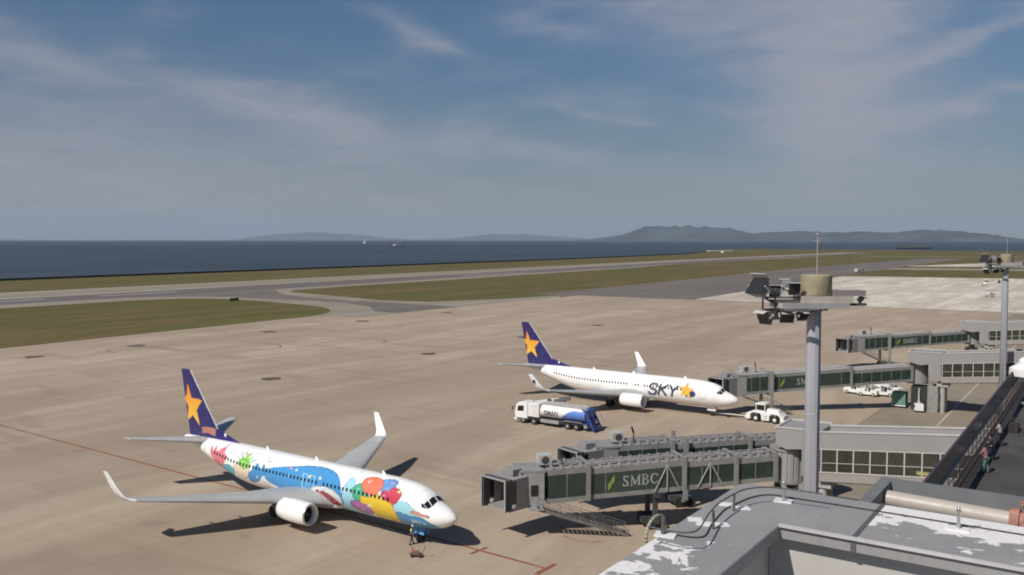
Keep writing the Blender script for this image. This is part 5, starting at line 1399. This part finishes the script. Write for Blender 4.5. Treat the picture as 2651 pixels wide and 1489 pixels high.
# ------------------------------------------------------------------ far vehicles and craft
def helicopter(loc, rz):
    r = empty('helicopter', loc, rz); tag(r, 'small white and red helicopter far off on the pale apron, left of the thin mast', 'helicopter')
    MB().loft([[(3.6 - 5.2 * k / 8, 1.0 * math.cos(t) * math.sin(math.pi * (k + .5) / 9) ** .6, 1.55 + 1.05 * math.sin(t) * math.sin(math.pi * (k + .5) / 9) ** .6) for t in [2 * math.pi * i / 12 for i in range(12)]] for k in range(9)]).build('fuselage', WHITE, r, smooth=True)
    MB().tube((-1.4, 0, 1.9), (-7.0, 0, 2.3), .35, .16, n=10).build('tail_boom', WHITE, r, smooth='auto')
    MB().prism([(-6.4, 2.3), (-7.4, 2.3), (-7.7, 3.9), (-7.1, 3.9)], -.06, .06, 'y').build('tail_fin', RED, r)
    MB().tube((-7.1, .2, 2.5), (-7.1, .25, 2.5), .9, n=14).build('tail_rotor', DSTEEL, r)
    m = MB().tube((0, 0, 2.5), (0, 0, 3.25), .2)
    for k in range(4):
        a = k * math.pi / 2 + .4; m.hexa([(.15 * math.sin(a), -.15 * math.cos(a), 3.22), (5.4 * math.cos(a) + .15 * math.sin(a), 5.4 * math.sin(a) - .15 * math.cos(a), 3.12), (5.4 * math.cos(a) - .15 * math.sin(a), 5.4 * math.sin(a) + .15 * math.cos(a), 3.12), (-.15 * math.sin(a), .15 * math.cos(a), 3.22),
                                          (.15 * math.sin(a), -.15 * math.cos(a), 3.27), (5.4 * math.cos(a) + .15 * math.sin(a), 5.4 * math.sin(a) - .15 * math.cos(a), 3.17), (5.4 * math.cos(a) - .15 * math.sin(a), 5.4 * math.sin(a) + .15 * math.cos(a), 3.17), (-.15 * math.sin(a), .15 * math.cos(a), 3.27)])
    m.build('main_rotor', DSTEEL, r)
    MB().box(-.9, 1.2, -.7, .7, 2.45, 2.9).build('engine_cowl', RED, r)
    MB().box(2.0, 3.3, -.7, .7, 1.5, 2.1).build('windscreen', BLACKG, r)
    for s_ in (-1, 1): MB().tube((-1.8, s_ * 1.1, .12), (2.4, s_ * 1.1, .12), .08).tube((-1, s_ * 1.1, .12), (-1, s_ * .5, .9), .05).tube((1.3, s_ * 1.1, .12), (1.3, s_ * .5, .9), .05).build('skid', STEEL, r)
helicopter((-60.5, 622, .02), R(215))
def light_plane(loc, rz, label):
    r = empty('light_aircraft', loc, rz); tag(r, label, 'light aircraft')
    MB().loft([[(4.0 - 8.0 * k / 9, wd * math.cos(t), zc + h * math.sin(t)) for t in [2 * math.pi * i / 10 for i in range(10)]] for k, (wd, h, zc) in enumerate([(.25, .3, 1.2), (.5, .5, 1.2), (.58, .65, 1.3), (.6, .85, 1.45), (.55, .8, 1.45), (.42, .5, 1.45), (.32, .36, 1.5), (.24, .28, 1.55), (.16, .2, 1.6), (.06, .12, 1.65)])]).build('fuselage', WHITE, r, smooth=True)
    MB().box(.2, 1.8, -5.4, 5.4, 2.2, 2.36).build('wing', WHITE, r); MB().box(-3.9, -3.0, -1.7, 1.7, 1.62, 1.70).build('tailplane', WHITE, r)
    MB().prism([(-3.0, 1.7), (-4.1, 1.7), (-4.3, 2.9), (-3.7, 2.9)], -.05, .05, 'y').build('tail_fin', WHITE, r)
    MB().prism([(1.5, 1.75), (2.3, 1.6), (1.7, 2.15), (.3, 2.2), (.3, 1.8)], -.62, .62, 'y').build('cabin_glass', BLACKG, r)
    for x, y in ((3.0, 0), (.6, 1.2), (.6, -1.2)): wheel(MB(), x, y, .25, .25, .15).build('wheel', DARK, r)
    MB().tube((.6, -1.2, .25), (.6, -.3, .9), .04).tube((.6, 1.2, .25), (.6, .3, .9), .04).tube((3, 0, .25), (3, 0, .9), .04).build('undercarriage', STEEL, r)
    MB().box(4.05, 4.1, -.06, .06, .3, 2.1).build('propeller', DSTEEL, r)
light_plane((-48.0, 503, .02), R(60), 'small white light aircraft on the pale apron, below the red and white helicopter')
hg = empty('hangar', (-36, 985, 0), 0); tag(hg, 'white flat hangar at the right edge of the picture beyond the airfield grass', 'building')
MB().box(-26, 60, -16, 16, 0, 7.0).build('wall', WHITE, hg); MB().box(-27, 61, -17, 17, 7.002, 8.4).build('roof', mat('hangar_roof', (.55, .56, .56), .5), hg)
for k in range(5): MB().box(-22 + k * 16, -9 + k * 16, -16.15, -16.002, .2, 5.2).build('door', mat('hangar_door_green_grey', (.38, .46, .44), .5), hg)
sh = empty('equipment_hut', (-648, 1869, 0)); tag(sh, 'tiny white equipment hut on the grass at the far end of the runway', 'hut')
MB().box(-2.5, 2.5, -2.5, 2.5, 0, 2.6).build('wall', WHITE, sh); MB().prism([(-3, 2.6), (3, 2.6), (0, 4.2)], -3, 3, 'y').build('roof', WHITE, sh); MB().box(-.5, .5, -2.56, -2.502, 0, 2).build('door', DSTEEL, sh)
bs = c2w(1090, 300); 
bx_, by_ = -262, 283
sg = empty('guidance_sign', (-308, 268, 0)); tag(sg, 'small dark taxiway sign standing in the near left patch of grass', 'sign')
MB().box(-.3, .3, -2.4, 2.4, .35, 1.5).build('panel', mat('sign_dark_olive', (.045, .05, .02), .6), sg); MB().box(-.1, .1, -2, -1.8, 0, .35).box(-.1, .1, 1.8, 2, 0, .35).build('legs', DSTEEL, sg)
vx = empty('service_van', (-170, 820, 0), R(70)); tag(vx, 'tiny pale van on the far taxiway edge beyond the pale apron', 'van')
MB().prism([(-5, .6), (5, .6), (5, 1.8), (3.8, 2.2), (3.0, 3.2), (-5, 3.2)], -1.3, 1.3, 'y').build('body', mat('van_beige', (.55, .52, .44), .4), vx, bevel=.1)
MB().box(2.6, 3.9, -1.32, 1.32, 2.1, 2.9).build('window', BLACKG, vx)
for s_ in (-1, 1):
    for x in (-3.2, 3.2): wheel(MB(), x, s_ * 1.1, .5, .5, .3).build('wheel', DARK, vx)

# ships
def ship(loc, rz, L, label, name='patrol_ship'):
    k = L / 70; r = empty(name, loc, rz); r.scale = (k, k, k); tag(r, label, 'ship')
    rg = []
    for x, wd in ((-35, 4.5), (-30, 6), (0, 6.5), (18, 5.5), (28, 3), (36, .3)):
        rg.append([(x, -wd * .8, -1), (x, wd * .8, -1), (x, wd, 5 + max(0, x) * .06), (x, -wd, 5 + max(0, x) * .06)])
    MB().loft(rg).build('hull', mat('ship_hull_navy', (.045, .045, .075), .5), r)
    MB().box(-16, 14, -4.6, 4.6, 5.5, 9.5).box(-2, 12, -4, 4, 9.5, 13).build('superstructure', mat('ship_mauve_grey', (.16, .14, .18), .5), r)
    MB().box(14, 24, -3.5, 3.5, 6.4, 11).build('bridge_house', WHITE, r); MB().box(-9, -4, -1.6, 1.6, 9.5, 15).build('funnel', DSTEEL, r)
    MB().tube((5, 0, 13), (5, 0, 25), .6, .25).tube((5, -4, 20), (5, 4, 20), .25).build('mast', mat('ship_mast', (.3, .32, .36), .5), r)
ship((*c2w(1031, 3900), -3.0), R(205), 66, 'dark ship with a white bridge house out on the sea near the horizon')
yx, yy = c2w(944, 7600)
yt = empty('sailing_boat', (yx, yy, -3.0), R(20)); tag(yt, 'tiny pale sailing boat on the horizon, left of the dark ship', 'boat')
MB().loft([[(x, -w_ * .7, 0), (x, w_ * .7, 0), (x, w_, 4), (x, -w_, 4)] for x, w_ in ((-14, 3), (0, 4), (14, .4))]).build('hull', WHITE, yt)
MB().tube((0, 0, 4), (0, 0, 36), .4).build('mast', WHITE, yt)
MB().prism([(-11, 6), (-.5, 6), (-.5, 35)], -.2, .2, 'y').build('sail', WHITE, yt)

# ------------------------------------------------------------------ people
def skin_part(name, verts, edges, radii, m, parent, root=0, sub=1):
    me = bpy.data.meshes.new(name); me.from_pydata(verts, edges, []); me.materials.append(m); me.update()
    o = bpy.data.objects.new(name, me); COL.objects.link(o); o.parent = parent
    o.modifiers.new('skin', 'SKIN').use_smooth_shade = True
    sv = me.skin_vertices[0].data
    for i, r_ in enumerate(radii):
        rr = r_ if isinstance(r_, tuple) else (r_, r_); sv[i].radius = rr; sv[i].use_root = (i == root)
    ss = o.modifiers.new('sub', 'SUBSURF'); ss.levels = sub; ss.render_levels = sub
    return o
def person(loc, rz, label, shirt, trousers, lean=0.0, arm_l=(-.15, .30, .85), arm_r=(.15, -.30, .85), hat=None, vest=None, k=1.0, leg=.10):
    """faces +X; joints as one continuous body, clothes as thicker shells"""
    r = empty('person', loc, rz); r.scale = (k, k, k); tag(r, label, 'person')
    l = lean
    pel = (0, 0, .93); chest = (l * .6, 0, 1.28); neck = (l, 0, 1.48); head = (l + .02, 0, 1.62)
    shl = (l * .9, .18, 1.42); shr = (l * .9, -.18, 1.42)
    el = tuple((a + b) / 2 + c for a, b, c in zip(shl, arm_l, (-.06, .05, 0))); er = tuple((a + b) / 2 + c for a, b, c in zip(shr, arm_r, (-.06, -.05, 0)))
    kl = (leg * .6, .10, .49); kr = (-leg * .3, -.10, .49); fl = (leg, .11, .08); fr_ = (-leg, -.11, .08); tl = (leg + .16, .12, .04); tr_ = (-leg + .16, -.12, .04)
    V = [pel, chest, neck, head, shl, el, arm_l, shr, er, arm_r, (0, .09, .88), kl, fl, tl, (0, -.09, .88), kr, fr_, tr_]
    E = [(0, 1), (1, 2), (2, 3), (1, 4), (4, 5), (5, 6), (1, 7), (7, 8), (8, 9), (0, 10), (10, 11), (11, 12), (12, 13), (0, 14), (14, 15), (15, 16), (16, 17)]
    rad = [.12, .13, .055, .095, .06, .042, .03, .06, .042, .03, .085, .055, .038, .035, .085, .055, .038, .035]
    skin_part('body', V, E, rad, SKIN, r)
    skin_part('shirt', [V[0], V[1], V[2], V[4], V[5], V[7], V[8]], [(0, 1), (1, 2), (1, 3), (3, 4), (1, 5), (5, 6)], [.145, .155, .07, .078, .058, .078, .058], shirt, r)
    skin_part('trousers', [V[0], V[10], V[11], V[12], V[14], V[15], V[16]], [(0, 1), (1, 2), (2, 3), (0, 4), (4, 5), (5, 6)], [.14, .10, .072, .055, .10, .072, .055], trousers, r)
    hc = head
    h = MB().lathe([(.0, .12), (.07, .10), (.108, .04), (.112, -.02), (.09, -.06)], (hc[0] - .015, hc[1], hc[2] + .03), 'z', 14)
    h.build('hard_hat' if hat else 'hair', hat or HAIR, r, smooth=True)
    for s_ in (-1, 1):
        hd_ = arm_l if s_ == 1 else arm_r
        f = MB().box(hd_[0] - .03, hd_[0] + .04, hd_[1] - .02, hd_[1] + .02, hd_[2] - .09, hd_[2])
        for q in range(4): f.box(hd_[0] - .03 + q * .019, hd_[0] - .016 + q * .019, hd_[1] - .012, hd_[1] + .012, hd_[2] - .16 + abs(q - 1.5) * .01, hd_[2] - .092)
        f.box(hd_[0] + .041, hd_[0] + .056, hd_[1] - .01, hd_[1] + .012, hd_[2] - .11, hd_[2] - .05); f.build('hand', SKIN, r)
        MB().box(hc[0] + .085, hc[0] + .10, s_ * .035 - .012, s_ * .035 + .012, hc[2] + .0, hc[2] + .018).build('eye', HAIR, r)
        sx, sy = (leg, .115) if s_ == 1 else (-leg, -.115)
        MB().prism([(sx - .08, 0), (sx + .2, 0), (sx + .2, .05), (sx + .06, .11), (sx - .08, .11)], sy - .05, sy + .05, 'y').build('shoe', DARK, r, bevel=.01)
    MB().prism([(hc[0] + .08, hc[2] - .005), (hc[0] + .125, hc[2] - .02), (hc[0] + .08, hc[2] - .03)], -.015, .015, 'y').build('nose', SKIN, r)
    if vest: skin_part('vest', [(V[0][0], 0, 1.02), V[1], (l * .85, 0, 1.41)], [(0, 1), (1, 2)], [.165, .178, .13], vest, r)
    return r
person((-49.15, 62.9, .02), R(60), 'person in yellow vest and dark trousers by the nose wheel of the nearest airliner', NAVY, NAVY, .10, (.32, .22, 1.02), (.05, -.34, .86), WHITE, YEL, 1.02, .2)
person((-5.95, 63.6, 13.0), R(170), 'person with pink top leaning at the dark deck fence, nearest of the three', PINKC, TEALC, .10, (.35, .2, 1.1), (.35, -.2, 1.1), None, None, 1.0)
person((-6.0, 72.4, 13.0), R(175), 'dark haired person in pale grey shirt at the deck fence, farthest of the three', mat('shaded_grey_cloth', (.42, .42, .42), .9), NAVY, .08, (.3, .2, 1.15), (.3, -.2, 1.15), None, None, 1.0)  # shirt colour greyed to carry the shade at the fence
person((-6.05, 67.3, 13.0), R(185), 'person in dark clothes close to the fence between the two others', NAVY, NAVY, .06, (.3, .2, 1.1), (.05, -.3, .86), None, None, 1.0)

# wheel chocks and a cone by the nose wheel
def cone(loc, label):
    r = empty('traffic_cone', loc); tag(r, label, 'traffic cone')
    MB().lathe([(.17, .03), (.13, .2), (.03, .72), (.02, .73)], (0, 0, 0), 'z', 14).build('cone_body', mat('cone_faded_red', (.50, .13, .12), .6), r, smooth='auto')
    MB().box(-.22, .22, -.22, .22, 0, .03).build('base', DARK, r)
    MB().lathe([(.105, .32), (.078, .47)], (0, 0, 0), 'z', 14).build('reflective_band', WHITE, r)
cone((-47.6, 61.0, .02), 'faded red cone on the apron in front of the person in the yellow vest')
dl = empty('hand_dolly', (-46.9, 60.7, .02), R(30)); tag(dl, 'low brown two-wheeled dolly beside the red cone', 'trolley')
MB().box(-.5, .5, -.25, .25, .18, .26).build('deck', mat('dolly_brown', (.12, .075, .05), .7), dl); MB().tube((.5, 0, .22), (.75, 0, .85), .025).tube((.75, -.2, .85), (.75, .2, .85), .025).build('handle', DSTEEL, dl)
MB().box(-.3, .25, -.2, .2, .262, .48).build('load', mat('dolly_load', (.20, .13, .10), .8), dl)
for s_ in (-1, 1):
    for x in (-.35, .35): wheel(MB(), x, s_ * .27, .13, .13, .07).build('wheel', DARK, dl)

# sunshade on the deck
pr = empty('parasol', (-5.75, 90.5, 13.35)); tag(pr, 'white two-tier sunshade on the viewing deck at the right edge of the picture', 'parasol')
MB().lathe([(.05, 4.05), (.55, 3.72), (.62, 3.45), (.60, 3.42), (.05, 3.6)], (0, 0, 0), 'z', 18).build('upper_canopy', WHITE, pr, smooth='auto')
MB().lathe([(.45, 3.50), (1.25, 2.95), (1.28, 2.35), (1.25, 2.33), (1.2, 2.8), (.4, 3.3)], (0, 0, 0), 'z', 18).build('canopy', WHITE, pr, smooth='auto')
MB().tube((0, 0, 0), (0, 0, 3.5), .035).tube((0, 0, 0), (0, 0, .1), .35, n=16).build('pole', STEEL, pr)
for k in range(3):
    tb_ = empty('planter', (-5.9 + .2 * (k % 2), 52 + k * 27.0, 13.0)); tag(tb_, ['dark planter box with low shrub near the bottom of the deck', 'dark planter box with low shrub halfway along the deck', 'dark planter box with low shrub far along the deck'][k], 'planter')
    MB().box(-.3, .3, -.9, .9, 0, .5).build('box', FENCE, tb_)
    lv = MB(); rn = random.Random(k)
    for q in range(160):
        c = Vector((rn.uniform(-.28, .28), rn.uniform(-.85, .85), .5 + rn.uniform(0, .38))); u = Vector((rn.uniform(-1, 1), rn.uniform(-1, 1), rn.uniform(-.3, 1))).normalized() * .09; v = u.orthogonal().normalized() * .035
        lv.add([tuple(c - v), tuple(c + u * .5 - v * .1), tuple(c + u), tuple(c + v)], [(0, 1, 2, 3)])
    fo = lv.build('shrub', mat('shrub_leaf', (.05, .075, .035), .9, vary=.4), tb_); fo['kind'] = 'stuff'
